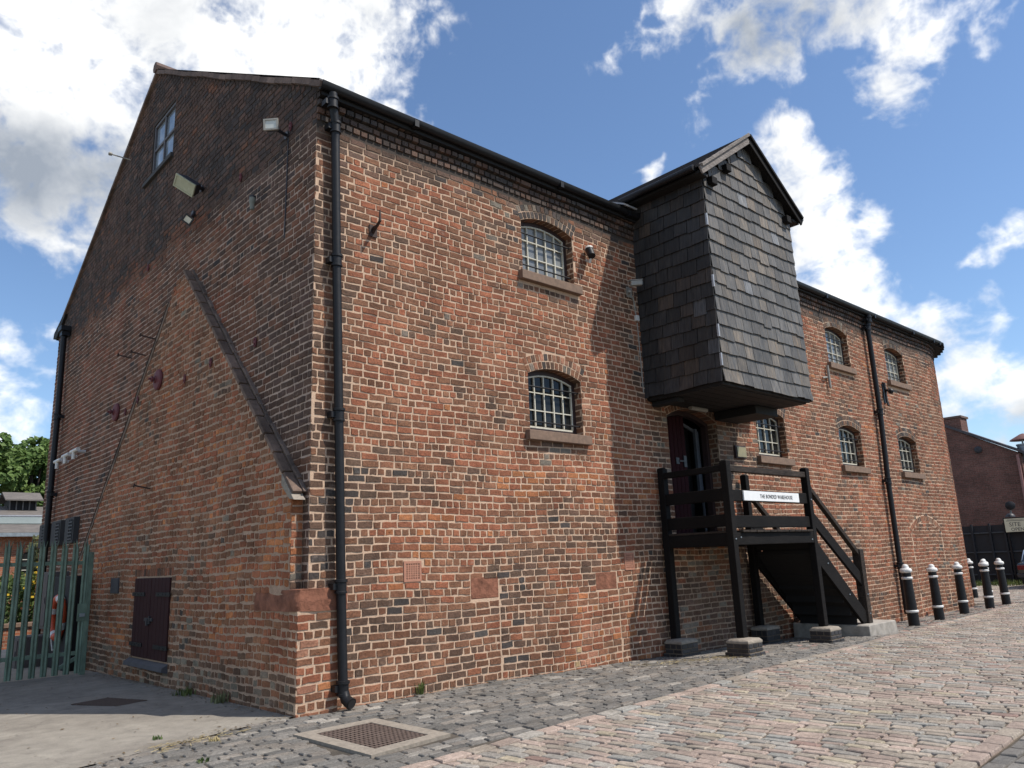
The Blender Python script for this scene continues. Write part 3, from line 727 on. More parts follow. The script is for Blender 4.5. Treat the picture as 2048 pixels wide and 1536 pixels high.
st = MB(); st.box(7.005, 7.03, .46, .495, 1.6, 3.36); st.box(7.235, 7.26, .30, .33, 1.6, 3.30); st.beam((6.70, .30, 3.42), (7.20, .34, 3.30), .03, .05); st.box(7.17, 7.23, .30, .35, 2.3, 3.34)
st.build('door_strip', mat_plain('dull_aluminium_strip', (.10, .11, .13), .5, .3, .2, 9), door)

# ---- gable end
TRI = [(3.50, 5.44), (.12, 2.10), (.12, -.5), (10.0, -.5), (7.15, 2.25), (4.0, 5.22)]
def tri_in(y, z, m):
    if z < 2.1: return m < y < (7.15 + (2.25 - z) * 1.05) - m
    if z > 5.40 - m: return False
    yr = .12 + (z - 2.10) / (5.44 - 2.10) * (3.50 - .12); yl = 7.15 - (z - 2.25) / (5.22 - 2.25) * (7.15 - 4.0)
    return yr + m < y < yl - m
gw = (4.79, 5.83, 7.90, 8.88)
def gab_iv(z):
    if z > H:
        d_ = (z - H) / (RIDGE - H) * W / 2; iv = [(d_ + .05, W - d_ - .05)]
        if iv[0][0] >= iv[0][1]: return []
    else: iv = [(.001, W)]
    if gw[2] - .02 < z < gw[3] + .02: iv = subtract(iv, gw[0] - .02, gw[1] + .02)
    if z < 5.3:
        zl = z
        if z < 2.1: a, b = .16, 7.0
        else: a = .12 + (z - 2.10) / 3.34 * 3.38 + .25; b = 7.15 - (z - 2.25) / 2.97 * 3.15 - .25
        if b > a: iv = subtract(iv, a, b)
    return iv
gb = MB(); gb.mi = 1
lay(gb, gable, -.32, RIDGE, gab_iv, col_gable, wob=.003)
gb.mi = 0; gb.col = (1, 1, 1)
ys = sorted({0, W, W / 2, gw[0], gw[1]})
for a, b in zip(ys, ys[1:]):
    if gw[0] <= (a + b) / 2 <= gw[1]:
        gb.face([(0, a, -.6), (0, b, -.6), (0, b, gw[2]), (0, a, gw[2])]); gb.face([(0, a, gw[3]), (0, b, gw[3]), (0, b, rake(b)), (0, a, rake(a))])
    else: gb.face([(0, a, -.6), (0, b, -.6), (0, b, rake(b)), (0, a, rake(a))])
for y in gw[:2]: gb.face([(0, y, gw[2]), (.12, y, gw[2]), (.12, y, gw[3]), (0, y, gw[3])])
for z in gw[2:]: gb.face([(0, gw[0], z), (.12, gw[0], z), (.12, gw[1], z), (0, gw[1], z)])
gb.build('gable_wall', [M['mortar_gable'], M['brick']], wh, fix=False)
# gable window
fr = MB(); y0, y1, z0, z1 = gw
fr.box(.015, .08, y0, y0 + .05, z0, z1); fr.box(.015, .08, y1 - .05, y1, z0, z1); fr.box(.015, .08, y0 + .05, y1 - .05, z0, z0 + .05); fr.box(.015, .08, y0 + .05, y1 - .05, z1 - .05, z1)
ym, zm = (y0 + y1) / 2, (z0 + z1) / 2; fr.box(.02, .075, ym - .02, ym + .02, z0 + .05, z1 - .05); fr.box(.02, .073, y0 + .05, ym - .02, zm - .02, zm + .02); fr.box(.02, .073, ym + .02, y1 - .05, zm - .02, zm + .02)
gwin = fr.build('window', mat_plain('grey_window_frame', (.10, .095, .10), .6), wh)
MB().box(.05, .056, y0 + .04, y1 - .04, z0 + .04, z1 - .04).build('pane', M['glass_sky'], gwin)
MB().box(-.05, .05, y0 - .06, y1 + .30, z0 - .075, z0 - .005).build('sill', M['louvre'], gwin)

# ---- remnant of an older gable left against the end wall
ob = MB(); ob.mi = 1
sh_y0, sh_y1, sh_z0, sh_z1 = 3.34, 4.72, .255, 1.295
def old_iv(z):
    if z < .92: a = -.05
    elif z < 1.13: a = .9 if False else .22
    else: a = .12
    if z < 2.1: b = 7.15 + (2.25 - z) * 1.05
    else:
        a = .12 + (z - 2.10) / 3.34 * 3.38 + .05; b = 7.15 - (z - 2.25) / 2.97 * 3.15
    if b - a < .1: return []
    iv = [(a, b)]
    if .93 < z < 1.128: iv = subtract(iv, -1, .55)
    if sh_z0 - .11 < z < sh_z1: iv = subtract(iv, sh_y0, sh_y1)
    if sh_z1 <= z < sh_z1 + .12: iv = subtract(iv, sh_y0 - .06, sh_y1 + .06)
    return iv
lay(ob, oldwall, -.3, 5.4, old_iv, col_old, joint=.018, proud=.006, jit=.008, wob=.008, Ls=.19, headers=2)
y = sh_y0 - .05
while y < sh_y1 + .04:
    brick(ob, oldwall, y + .005, y + .07, sh_z1 + .012, sh_z1 + .115, pick([('red', 2), ('brown', 3), ('dark', 1)]), .006, .004, wav=False); y += .076
# plinth front and pier front faces
pf = lambda yy: (lambda s, z, o: (s, yy - o, z))
lay(ob, pf(-.05), -.3, .93, lambda z: [(-PX - .003, .30)], lambda s, z: pick([('red', 4), ('orange', 1.2), ('brown', 3), ('dark', .7), ('pink', .6)]), joint=.016, jit=.006, wob=.004)
lay(ob, pf(.12), 1.13, 2.12, lambda z: [(-PX - .003, -.01)], lambda s, z: pick([('orange', 4), ('red', 2), ('dark', 2.5 if z < 1.6 else .3), ('grey', 1)]), joint=.016, jit=.006, wav=False)
ob.mi = 0; ob.col = (1, 1, 1)
P2 = [(3.50, 5.44), (.12, 2.10), (.12, 1.13), (10.0, 1.13), (10.0, -.5), (7.15, 2.25)]
ob.prism([(.12, 1.0), (.12, 2.10), (3.50, 5.42), (4.0, 5.20), (7.15, 2.25), (8.45, 1.0)], lambda a, b, d_: (d_, a, b), -PX, .0)
ob.mi = 2; ob.box(-PX, .30, -.05, .12, -.6, .93); ob.mi = 0; ob.prism([(.12, -.6), (.12, .999), (8.45, .999), (10.1, -.6)], lambda a, b, d_: (d_, a, b), -PX, .0)
old = ob.build('wall_remnant', [M['mortar_old'], M['brick'], M['mortar']], wh, fix=False)
# weathered sandstone string block at the corner
mb = MB()
prof = [(-PX - .012, .86), (-PX - .014, .35), (-PX - .02, .14), (-PX - .024, .03), (-PX - .012, -.03), (-.10, -.062), (-.02, -.05), (.05, -.066), (.22, -.06), (.402, -.055), (.402, .02), (.02, .05), (-.01, .55), (-.01, .86)]
nz = 5; b0 = []
for k in range(nz + 1):
    z = lerp(.925, 1.132, k / nz); q = 1 - .3 * (k / nz) ** 2
    b0.append([(x + RND.uniform(-.008, .008) - (0 if k < 4 else -.012 if x < -.1 else 0), y + RND.uniform(-.008, .008) + (.016 if k >= 4 and y < 0 else 0), z + RND.uniform(-.008, .008)) for x, y in prof])
n = len(prof); fs = [(k * n + j, k * n + (j + 1) % n, (k + 1) * n + (j + 1) % n, (k + 1) * n + j) for k in range(nz) for j in range(n)] + [tuple(range(n))[::-1], tuple(nz * n + j for j in range(n))]
mb.faces([p for r in b0 for p in r], fs); mb.build('stone_band', M['red_stone'], wh, smooth=60)
# coping of tiles along the sloping edge
cp = MB(); a = Vector((0, .08, 2.03)); b = Vector((0, 3.56, 5.47)); nt_ = 15
dr = (b - a).normalized(); nn = Vector((0, -dr.z, dr.y))
for k in range(nt_):
    p, q = a.lerp(b, k / nt_ + .003), a.lerp(b, (k + 1) / nt_ - .003); cp.col = tone((.20, .138, .105), .8, 1.2)
    c_ = (p + q) / 2 + nn * (.025 + RND.uniform(-.004, .004)); cp.obox((-.098, c_.y, c_.z), (1, 0, 0), dr, nn, .052, (q - p).length / 2, .022)
cop = cp.build('coping', M['coping'], old, bevel=.006)
fl = MB(); m = 26
for k in range(m):          # ragged mortar fillet between coping and wall
    p = a.lerp(b, (k + .5) / m); r = RND.uniform(.7, 1.2); fl.col = (.19 * r, .14 * r, .112 * r)
    hgt = RND.uniform(.012, .04); c_ = p + nn * (.05 + hgt / 2); fl.obox((-.018, c_.y, c_.z), (1, 0, 0), dr, nn, .022 + RND.uniform(0, .012), (b - a).length / m / 2 * 1.04, hgt / 2)
fl.build('mortar_fillet', M['coping'], old, bevel=.01)
kn = MB(); kn.prism([(.02, 1.985), (.30, 2.27), (.30, 2.15), (.12, 2.0)], lambda y_, z_, x: (x, y_, z_), -PX - .03, -.03); kn.build('kneeler_stone', M['concrete'], old, bevel=.006)
# shutters
sb = MB(); ymid = (sh_y0 + sh_y1) / 2
sb.box(-.06, -.04, sh_y0, sh_y1, sh_z0, sh_z1)
shut = MB(); nb = 5
for y0, y1 in ((sh_y0 + .005, ymid - .006), (ymid + .006, sh_y1 - .005)):
    sm_ = MB()
    for k in range(nb):
        p, q = lerp(y0, y1, k / nb), lerp(y0, y1, (k + 1) / nb); sm_.box(-.155, -.11, p + .002, q - .002, sh_z0 + .01, sh_z1 - .01)
    so_ = sm_.build('shutter', M['maroon'], old, bevel=.005)
    e = y0 if y0 < ymid - .3 else y1; sgn = 1 if e == y0 else -1
    for z in (sh_z1 - .22, sh_z0 + .17):
        hg = MB(); hg.box(-.167, -.156, min(e - sgn * .05, e + sgn * .46), max(e - sgn * .05, e + sgn * .46), z - .025, z + .025)
        for f in (.08, .2, .36): hg.lathe([(.012, 0), (.008, .006)], (-.167, e + sgn * f, z), 6, (-1, 0, 0))
        hg.build('strap_hinge', M['black_iron'], so_)
    if y0 > ymid:
        lk = MB(); lk.box(-.172, -.155, ymid - .14, ymid + .16, .735, .775); lk.box(-.185, -.156, ymid + .01, ymid + .06, .68, .77); lk.box(-.18, -.156, ymid - .06, ymid - .02, .70, .80); lk.build('bolt', M['dark_metal'], so_)
sb.build('shutter_backing', M['dark_void'], old)
ss = MB(); ss.prism([(-.215, .15), (-.205, .20), (-.10, .258), (-.10, .12)], lambda x, z, y_: (x, y_, z), sh_y0 - .03, sh_y1 + .10); ss.build('shutter_sill', M['roof_slate'], old, bevel=.006)
bv = MB(); bv.col = (.05, .048, .055); bv.box(-.155, -.12, 5.50, 5.86, 1.08, 1.30)
bvo = bv.build('vent_panel', M['blue_brick'], old, bevel=.005)

# ---- other walls, roof
rw = MB(); e = front(SEND, 0, 0)
tx, ty = math.cos((SEND - XS) / RC), math.sin((SEND - XS) / RC)
k = (W - e[1]) / ty; e2 = (e[0] + tx * k, W)
rw.faces([(e[0], e[1], -.6), (e2[0], e2[1], -.6), (e2[0], e2[1], H), (e[0], e[1], H), (0, W, -.6), (0, W, H)], [(0, 1, 2, 3), (1, 4, 5, 2)])
rw.build('brick_wall', far_brick('side_brick', (.24, .095, .065), (.15, .075, .055), (.42, .31, .24)), wh)
rf = MB(); OV = .14
def eave_pt(s): return Vector(eave(s, 6.60, OV))
ridge_a = Vector((-.05, W / 2, RIDGE + .07)); ridge_b = Vector((16.0, W / 2, RIDGE + .07))
ss_ = [-.05, 5, 8, 12, XS] + [XS + .26 * RC] + [XS + .26 * RC + (SEND - XS - .26 * RC) * k / 12 for k in range(1, 13)]
pts = [(eave_pt(s) if s > 0 else Vector((-.05, -OV, 6.60))) for s in ss_]
for p, q in zip(pts, pts[1:]):
    ra = Vector((min(p.x, 16.0), W / 2, RIDGE + .07)); rb = Vector((min(q.x, 16.0), W / 2, RIDGE + .07))
    for dz in (0, -.07):
        if (ra - rb).length > 1e-4: rf.face([p + Vector((0, 0, dz)), q + Vector((0, 0, dz)), rb + Vector((0, 0, dz)), ra + Vector((0, 0, dz))])
        else: rf.face([p + Vector((0, 0, dz)), q + Vector((0, 0, dz)), ra + Vector((0, 0, dz))])
    rf.face([p, q, q + Vector((0, 0, -.07)), p + Vector((0, 0, -.07))])
be = Vector((e2[0] + .2, W + OV, 6.60)); bs = Vector((-.05, W + OV, 6.60))
for dz in (0, -.07):
    D_ = Vector((0, 0, dz)); rf.face([pts[-1] + D_, be + D_, ridge_b + D_]); rf.face([be + D_, bs + D_, ridge_a + D_, ridge_b + D_])
roof = rf.build('roof', M['roof_slate'], wh, fix=False)
# verge: overhanging tile edges along the gable
vg = MB()
for sgn in (-1, 1):
    yA = W / 2 + sgn * (W / 2 + .16); n = 26
    for k in range(n):
        t0, t1 = k / n, (k + 1) / n; dz = .012 * math.sin(k * .9) + RND.uniform(-.006, .006)
        p = Vector((0, lerp(yA, W / 2, t0), lerp(H - .075, RIDGE + .012, t0) + dz)); q = Vector((0, lerp(yA, W / 2, t1), lerp(H - .075, RIDGE + .012, t1) + dz))
        vg.col = tone((.19, .135, .11), .75, 1.2); dd = (q - p).normalized(); nr = Vector((0, -dd.z, dd.y)) if sgn < 0 else Vector((0, dd.z, -dd.y))
        if nr.z < 0: nr = -nr
        c_ = (p + q) / 2; vg.obox((.06, c_.y, c_.z), (1, 0, 0), dd, nr, .115, (q - p).length / 2 * 1.01, .034)
vg.build('verge', M['coping'], wh)
rt_ = MB(); rt_.tube([(-.08, W / 2, RIDGE + .08), (15.9, W / 2, RIDGE + .08)], .10, 8); rt_.build('ridge_tile', M['roof_tile'], roof)

# gutters and pipes
def gut_pts():
    return [Vector((-.03, -.135, 6.52)), Vector((5, -.135, 6.515)), Vector((HX0 - .02, -.135, 6.51))], [Vector((HX1 + .02, -.135, 6.51)), Vector((13, -.135, 6.505))] + [Vector(eave(XS + .26 * RC * k, 6.50, .135)) for k in (0, .5, .96, 1.0, 1.04)] + [Vector(eave(XS + .26 * RC + (SEND - XS - .26 * RC) * k / 12, 6.50, .135)) for k in range(1, 13)]
def gutter(pts):
    mb = MB(); prof = [(a * .8, b * .8 + .01) for a, b in ((-.07, .045), (-.062, -.01), (-.035, -.048), (0, -.06), (.035, -.048), (.062, -.01), (.07, .045), (.058, .045), (.05, -.005), (.0, -.045), (-.05, -.005), (-.058, .045))]
    n = len(prof); P = []
    for i, p in enumerate(pts):
        d_ = (pts[min(i + 1, len(pts) - 1)] - pts[max(i - 1, 0)]).normalized(); s_ = Vector((d_.y, -d_.x, 0))
        P += [p + s_ * a + Vector((0, 0, b)) for a, b in prof]
    fs = [(i * n + k, i * n + (k + 1) % n, (i + 1) * n + (k + 1) % n, (i + 1) * n + k) for i in range(len(pts) - 1) for k in range(n)] + [tuple(range(n)), tuple((len(pts) - 1) * n + k for k in range(n))]
    mb.faces(P, fs)
    for p, q in zip(pts, pts[1:]):
        L_ = (q - p).length; m = max(1, int(L_ / 1.8))
        for k in range(m):
            c = p.lerp(q, (k + .5) / m); d_ = (q - p).normalized(); mb.obox(c + Vector((0, 0, -.012)), d_, Vector((d_.y, -d_.x, 0)), (0, 0, 1), .03, .058, .042)
    return mb.build('gutter', M['black_iron'], wh, smooth=50)
ga, gb_ = gut_pts(); gutter(ga); gutter(gb_)
fa = MB()
for pts_, o_ in (([0.0, HX0], .10), ([HX1] + [XS] + [XS + .26 * RC] + [XS + .26 * RC + (SEND - XS - .26 * RC) * k / 12 for k in range(1, 13)], .10)):
    for p, q in zip(pts_, pts_[1:]):
        fa.faces([eave(p, 6.44, o_), eave(q, 6.44, o_), eave(q, 6.59, o_), eave(p, 6.59, o_), front(p, 6.44, 0), front(q, 6.44, 0)], [(0, 1, 2, 3), (0, 1, 5, 4)])
fa.build('fascia', M['dark_board'], wh)
def downpipe(path, r, collars, shoe=None):
    mb = MB(); mb.tube(path, r, 14)
    pv = [Vector(p) for p in path]
    for z in collars:
        for p, q in zip(pv, pv[1:]):
            if min(p.z, q.z) <= z <= max(p.z, q.z) and abs(p.z - q.z) > .01:
                c = p.lerp(q, (z - p.z) / (q.z - p.z))
                mb.lathe([(r * 1.0, -.07), (r * 1.32, -.068), (r * 1.32, -.05), (r * 1.16, -.045), (r * 1.16, .035), (r * 1.38, .04), (r * 1.38, .065), (r * 1.1, .07)], c, 14)
                mb.box(c.x - r * 1.9, c.x - r * .8, c.y - .01, c.y + r * 1.9, c.z - .03, c.z + .03) if abs(c.y) < 1 else mb.box(c.x - .01, c.x + r * 1.9, c.y - r * 1.9, c.y - r * .8, c.z - .03, c.z + .03)
                break
    if shoe: mb.tube(*shoe)
    return mb.build('downpipe', M['black_iron'], wh, smooth=45)
dp1 = downpipe([(.11, -.16, 6.46), (.11, -.16, 6.33), (.185, -.09, 6.12), (.19, -.085, 5.9), (.222, -.085, 4.5), (.265, -.088, 2.85), (.301, -.10, 1.14), (.318, -.125, .2), (.322, -.135, .12)], .047, [6.34, 6.10, 4.53, 2.85, 1.14, .20],
         ([(.322, -.135, .16), (.33, -.16, .10), (.345, -.235, .065)], [.05, .052, .056], 14))
MB().lathe([(.043, 0), (.044, .004)], (.3455, -.2385, .0635), 14, (.15, -.95, -.3)).build('pipe_mouth', M['dark_void'], dp1)
dp2 = downpipe([(13.83, -.15, 6.47), (13.83, -.15, 6.38), (13.82, -.10, 6.2), (13.82, -.10, 4.2), (13.70, -.10, 2.7), (13.66, -.10, -.1)], .055, [6.36, 6.18, 4.22, 2.68, .88])
dp3 = downpipe([(-.11, 10.60, 6.42), (-.11, 10.58, 6.1), (-.11, 10.50, 4.5), (-.11, 10.5, .1)], .055, [4.53, 2.96])
hb = MB(); hb.box(-.20, -.02, 10.46, 10.74, 6.36, 6.46); hb.box(-.17, -.02, 10.5, 10.7, 6.26, 6.36); hb.build('pipe_head', M['black_iron'], dp3)
be_ = MB(); be_.tube([(-.02, W + .17, 6.52), (16, W + .17, 6.52)], .07, 8); be_.build('gutter', M['black_iron'], wh)
bx_ = MB(); bx_.prism([(W - .02, 6.46), (W + .30, 6.50), (W + .26, 6.62), (W - .35, 6.84), (W - .62, 6.84)], lambda y_, z_, x: (x, y_, z_), -.06, .06); bx_.build('eaves_board', M['dark_board'], wh)

# ---- slate hung hoist housing
hc = MB(); ym = (HX0 + HX1) / 2
hc.prism([(HX0 + .015, HZB + .02), (HX1 - .015, HZB + .02), (HX1 - .015, HZE), (ym, HZR - .02), (HX0 + .015, HZE)], lambda x, z, y_: (x, y_, z), -HD + .015, .0)
hoist = hc.build('hoist_housing', M['dark_board'], wh)
sl_ = MB()
def slate_face(fn, s_of, z0, z1, gauge, width, tones, kick=True):
    row = 0; z = z0
    while z < z1 - .02:
        za, zb = z, z + gauge + .03
        a, b = s_of(z + gauge * .5)
        if b - a < .08: z += gauge; row += 1; continue
        s = a - (width * .5 if row % 2 else 0) - RND.uniform(0, .05)
        while s < b - .01:
            wd = width * RND.uniform(.86, 1.14); e_ = s + wd
            if b - e_ < .07: e_ = b
            sa, sb = max(a, s) + .0045, min(b, e_) - .0045
            if sb - sa > .02:
                r = RND.random(); t = tones[0] if r < .74 else tones[1] if r < .95 else tones[2] if r < .985 else tones[3]
                f = RND.uniform(.7, 1.25); sl_.col = (t[0] * f, t[1] * f, t[2] * f)
                dz, ob_ = RND.uniform(-.010, .010) - (.035 if RND.random() < .025 else 0), .026 + RND.uniform(0, .006) + (.014 if row == 0 and kick else 0)
                tl, tr = RND.uniform(-.007, .007), RND.uniform(-.007, .007)
                sl_.faces([fn(sa, za + dz + tl, ob_), fn(sb, za + dz + tr, ob_), fn(sb, min(zb, z1 + .03), .006), fn(sa, min(zb, z1 + .03), .006), fn(sa, za + dz + tl, ob_ - .013), fn(sb, za + dz + tr, ob_ - .013), fn(sa, zb, -.004), fn(sb, zb, -.004)],
                          [(0, 1, 2, 3), (4, 5, 1, 0), (0, 3, 6, 4), (1, 5, 7, 2)])
            s = e_
        z += gauge; row += 1
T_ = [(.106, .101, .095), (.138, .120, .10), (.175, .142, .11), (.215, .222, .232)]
g_ = (HZE - HZB) / 15
def hs(z):
    if z <= HZE: return (HX0, HX1)
    k = (z - HZE) / (HZR - HZE) * (HX1 - HX0) / 2; return (HX0 + k, HX1 - k)
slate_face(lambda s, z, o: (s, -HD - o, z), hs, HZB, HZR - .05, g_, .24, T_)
T_shade = [(.034, .0325, .0325), (.050, .041, .036), (.070, .054, .043), (.07, .072, .077)]  # side slates: front tones darkened, the side's shade put into the colour
slate_face(lambda s, z, o: (HX0 - o, s, z), lambda z: (-HD - .012, .0), HZB, HZE, g_, .25, T_shade)
slate_face(lambda s, z, o: (HX1 + o, s, z), lambda z: (-HD - .012, .0), HZB, HZE, g_, .25, T_shade)
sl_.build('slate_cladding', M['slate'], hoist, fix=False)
for z in (HZB + g_ * 1.0, HZB + g_ * 3.0, HZB + g_ * 6.5, HZB + g_ * 11): MB().obox((HX0 - .022, -HD - .022, z + .10), (1, 0, 0), (0, 1, 0), (0, 0, 1), .014, .014, .09).build('lead_corner', M['lead'], hoist)
fl_ = MB(); fl_.box(HX0 + .02, HX1 - .02, -HD + .02, -.0, HZB - .03, HZB + .015)
for k in range(7): y_ = -HD + .08 + k * .18; fl_.box(HX0 + .03, HX1 - .03, y_, y_ + .168, HZB - .045, HZB - .032)
fl_.build('floor_boards', M['dark_board'], hoist)
MB().box(7.30, 7.98, -.78, -.02, 3.44, HZB - .05).build('trap_box', M['dark_board'], hoist, bevel=.01); MB().box(HX0 + .1, HX0 + .25, -.5, -.02, 3.50, HZB - .05).build('corbel', M['dark_board'], hoist, bevel=.01)
hr = MB(); EZ, RZ = HZE - .02, HZR + .12; F0, F1 = -HD - .13, 4.6
for sg in (-1, 1):
    ex = ym + sg * ((HX1 - HX0) / 2 + .22); a = Vector((ex, 0, EZ)); b = Vector((ym, 0, RZ)); dd = (b - a).normalized(); nr = Vector((-dd.z, 0, dd.x))
    if nr.z < 0: nr = -nr
    nrow = 8
    for k in range(nrow):
        p, q = a.lerp(b, k / nrow), a.lerp(b, (k + 1.12) / nrow); lift0, lift1 = nr * .055, nr * .03
        yend = F1 if True else 0
        hr.faces([Vector((p.x, F0, p.z)) + lift0, Vector((q.x, F0, q.z)) + lift1, Vector((q.x, yend, q.z)) + lift1, Vector((p.x, yend, p.z)) + lift0,
                  Vector((p.x, F0, p.z)) + nr * .02, Vector((q.x, F0, q.z)) + nr * .0, Vector((q.x, yend, q.z)), Vector((p.x, yend, p.z)) + nr * .02], [(0, 1, 2, 3), (4, 7, 6, 5), (0, 4, 5, 1), (3, 2, 6, 7), (0, 3, 7, 4)])
hr_o = hr.build('hoist_roof', M['roof_slate'], hoist)
so2 = MB()
for sg in (-1, 1):
    ex = ym + sg * ((HX1 - HX0) / 2 + .20); a = Vector((ex, 0, EZ - .02)); b = Vector((ym, 0, RZ - .03))
    so2.faces([(a.x, F0 + .03, a.z), (b.x, F0 + .03, b.z), (b.x, 2.5, b.z), (a.x, 2.5, a.z)], [(0, 1, 2, 3)])
    so2.box(min(ex, ex - sg * .22), max(ex, ex - sg * .22), F0 + .04, .1, EZ - .07, EZ - .03)
so2.build('soffit', M['dark_board'], hoist)
for sg, mt in ((-1, 'grey_timber'), (1, 'black_timber')):
    ex = ym + sg * ((HX1 - HX0) / 2 + .22); bb = MB(); a = Vector((ex, F0, EZ - .055)); b = Vector((ym + sg * .01, F0, RZ - .055))
    bb.beam(a, b, .03, .12, (0, -1, 0) if False else (0, 0, 1)); a2 = a + Vector((0, -.02, .075)); b2 = b + Vector((0, -.02, .085)); bb.beam(a2, b2, .05, .05)
    bb.build('barge_board', M[mt], hoist, bevel=.006)
for b_ in ((HX0 + .10, HX0 + .24, F0 + .02, -HD, EZ - .14, EZ - .02), (HX1 - .24, HX1 - .10, F0 + .02, -HD, EZ - .14, EZ - .02), (HX0 + .55, HX0 + .68, F0 + .02, -HD, EZ + .22, EZ + .33)): MB().box(*b_).build('purlin_end', M['black_timber'], hoist, bevel=.008)
MB().tube([(HX1 + .27, -HD - .12, EZ + .05), (HX1 + .27, 0.0, EZ + .05)], .055, 10).build('hoist_gutter', M['black_iron'], hoist, smooth=40); MB().tube([(HX0 - .27, -HD - .05, EZ + .0), (HX0 - .27, 0.0, EZ + .0)], .05, 10).build('hoist_gutter', M['black_iron'], hoist, smooth=40)
lf_ = MB(); lf_.obox((HX0 - .33, .02, 6.70), (1, 0, 0), (0, .9, .43), (0, -.43, .9), .16, .30, .012); lf_.build('lead_flashing', M['lead'], hoist)

# ------------------------------------------------------------------ timber steps and landing
stp = thing('timber_staircase', 'black stained timber landing and steps up to the warehouse door on brick pads', 'staircase', (6.7, -.65, 0))
YF, YB, PW, PZ = -1.25, -.15, .108, 2.55
TZ = 1.585
def post(x, y, z0, z1, w=PW, mat='black_timber'):
    mb = MB(); ch = .02
    P = [(x, y, z0), (x + w, y, z0), (x + w, y + w, z0), (x, y + w, z0), (x, y, z1 - ch), (x + w, y, z1 - ch), (x + w, y + w, z1 - ch), (x, y + w, z1 - ch), (x + ch, y + ch, z1), (x + w - ch, y + ch, z1), (x + w - ch, y + w - ch, z1), (x + ch, y + w - ch, z1)]
    mb.faces(P, [(0, 3, 2, 1), (0, 1, 5, 4), (1, 2, 6, 5), (2, 3, 7, 6), (3, 0, 4, 7), (4, 5, 9, 8), (5, 6, 10, 9), (6, 7, 11, 10), (7, 4, 8, 11), (8, 9, 10, 11)])
    return mb.build('post', M[mat], stp, bevel=.008)
PXS = [(5.53, YF), (7.76, YF), (5.56, YB - .02), (7.80, YB - .02)]
PADZ = [.215, .175, .16, .15]
for (x, y), z in zip(PXS, PADZ): post(x, y, z - .05, PZ if y == YF else PZ + .01)
def rail(a, b, t, h, name='rail', mat='black_timber', up=(0, 0, 1)):
    mb = MB(); mb.beam(a, b, t, h, up); return mb.build(name, M[mat], stp, bevel=.009)
xl, xr = 5.53 + PW, 7.76
rail((xl, YF + .06, 2.435), (xr, YF + .06, 2.435), .085, .085, 'top_rail', 'rail_timber')
rail((xl, YF + .06, 2.07), (xr, YF + .06, 2.07), .055, .16); rail((xl, YF + .06, 1.715), (xr, YF + .06, 1.715), .055, .165)
rail((xl - .10, YF + .04, 1.482), (xr + .06, YF + .04, 1.482), .07, .165, 'joist_beam')
xs = 5.60
rail((xs, YB - .02, 2.435), (xs, YF + PW, 2.445), .08, .085, 'top_rail'); rail((xs, YB - .02, 2.085), (xs, YF + PW, 2.085), .055, .165); rail((xs, YB - .02, 1.735), (xs, YF + PW, 1.735), .055, .165)
rail((xs, YB + .1, 1.482), (xs, YF + PW, 1.482), .07, .165, 'joist_beam'); rail((7.84, YB + .1, 1.482), (7.84, YF + PW, 1.482), .07, .165, 'joist_beam'); rail((xl, YB + .05, 1.482), (7.8, YB + .05, 1.482), .07, .165, 'joist_beam')
nb = 13
for k in range(nb):          # deck boards run from the wall to the front edge
    p, q = lerp(5.56, 7.87, k / nb), lerp(5.56, 7.87, (k + 1) / nb)
    if k == 0 or k == nb - 1: y0, y1 = YF + PW + .004, YB - .03
    else: y0, y1 = YF - .03 + RND.uniform(-.006, .006), -.012
    MB().box(p + .004, q - .004, y0, y1, 1.567, TZ + .012 + RND.uniform(-.003, .003)).build('deck_board', M['rail_timber'], stp, bevel=.004)
# flight
XA, XB_, ZA, ZB = 7.89, 9.30, 1.42, .08
for y in (YF + .03, YB - .03):
    mb = MB(); mb.prism([(XA, 1.42), (XA, 1.08), (9.12, .12), (9.42, .10), (9.42, .16)], lambda x, z, yy: (x, yy, z), y, y + .055); mb.build('stringer', M['black_timber'], stp, bevel=.006)
nst = 7
for k in range(nst):
    z = lerp(1.585, .10, (k + 1) / (nst + .0)) if k < nst - 1 else None
    x = lerp(7.88, 9.20, k / nst)
    if z: MB().box(x, x + .26, YF + .09, YB - .035, z - .02, z + .02).build('tread', M['rail_timber'], stp, bevel=.005)
    zt = lerp(1.585, .10, k / nst); zb = lerp(1.585, .10, (k + 1) / nst)
    MB().box(x - .004, x + .016, YF + .09, YB - .035, zb - .06, zt - .022).build('riser', M['dark_board'], stp)
bk_ = MB(); bk_.prism([(7.89, 1.30), (7.89, 1.24), (9.05, .18), (9.12, .18)], lambda x, z, yy: (x, yy, z), YF + .10, YB - .04); bk_.build('flight_lining', M['dark_board'], stp)
for y, nz in ((YF + .06, 1.25), (YB + .0, 1.25)):
    rail((7.85, y, 2.26), (9.33, y, 1.17), .075, .075, 'hand_rail', 'rail_timber'); rail((7.85, y, 1.80), (9.33, y, .75), .05, .18)
post(9.26, YF - .0, .10, 1.285, .14, 'rail_timber'); post(9.26, YB - .05, .10, 1.285, .13)
for x, y, z in ((5.72, YF + .003, 1.50), (7.70, YF + .003, 1.45), (8.15, YF + .026, 1.08), (8.75, YF + .026, .58), (9.33, YF - .002, .25), (9.33, YF - .002, .55), (7.81, YF - .002, 2.05), (5.585, YF - .002, 1.48)):
    MB().lathe([(.012, -.003), (.012, .006), (.006, .010)], (x, y, z), 6, (0, -1, 0)).build('bolt', M['galv'], stp)
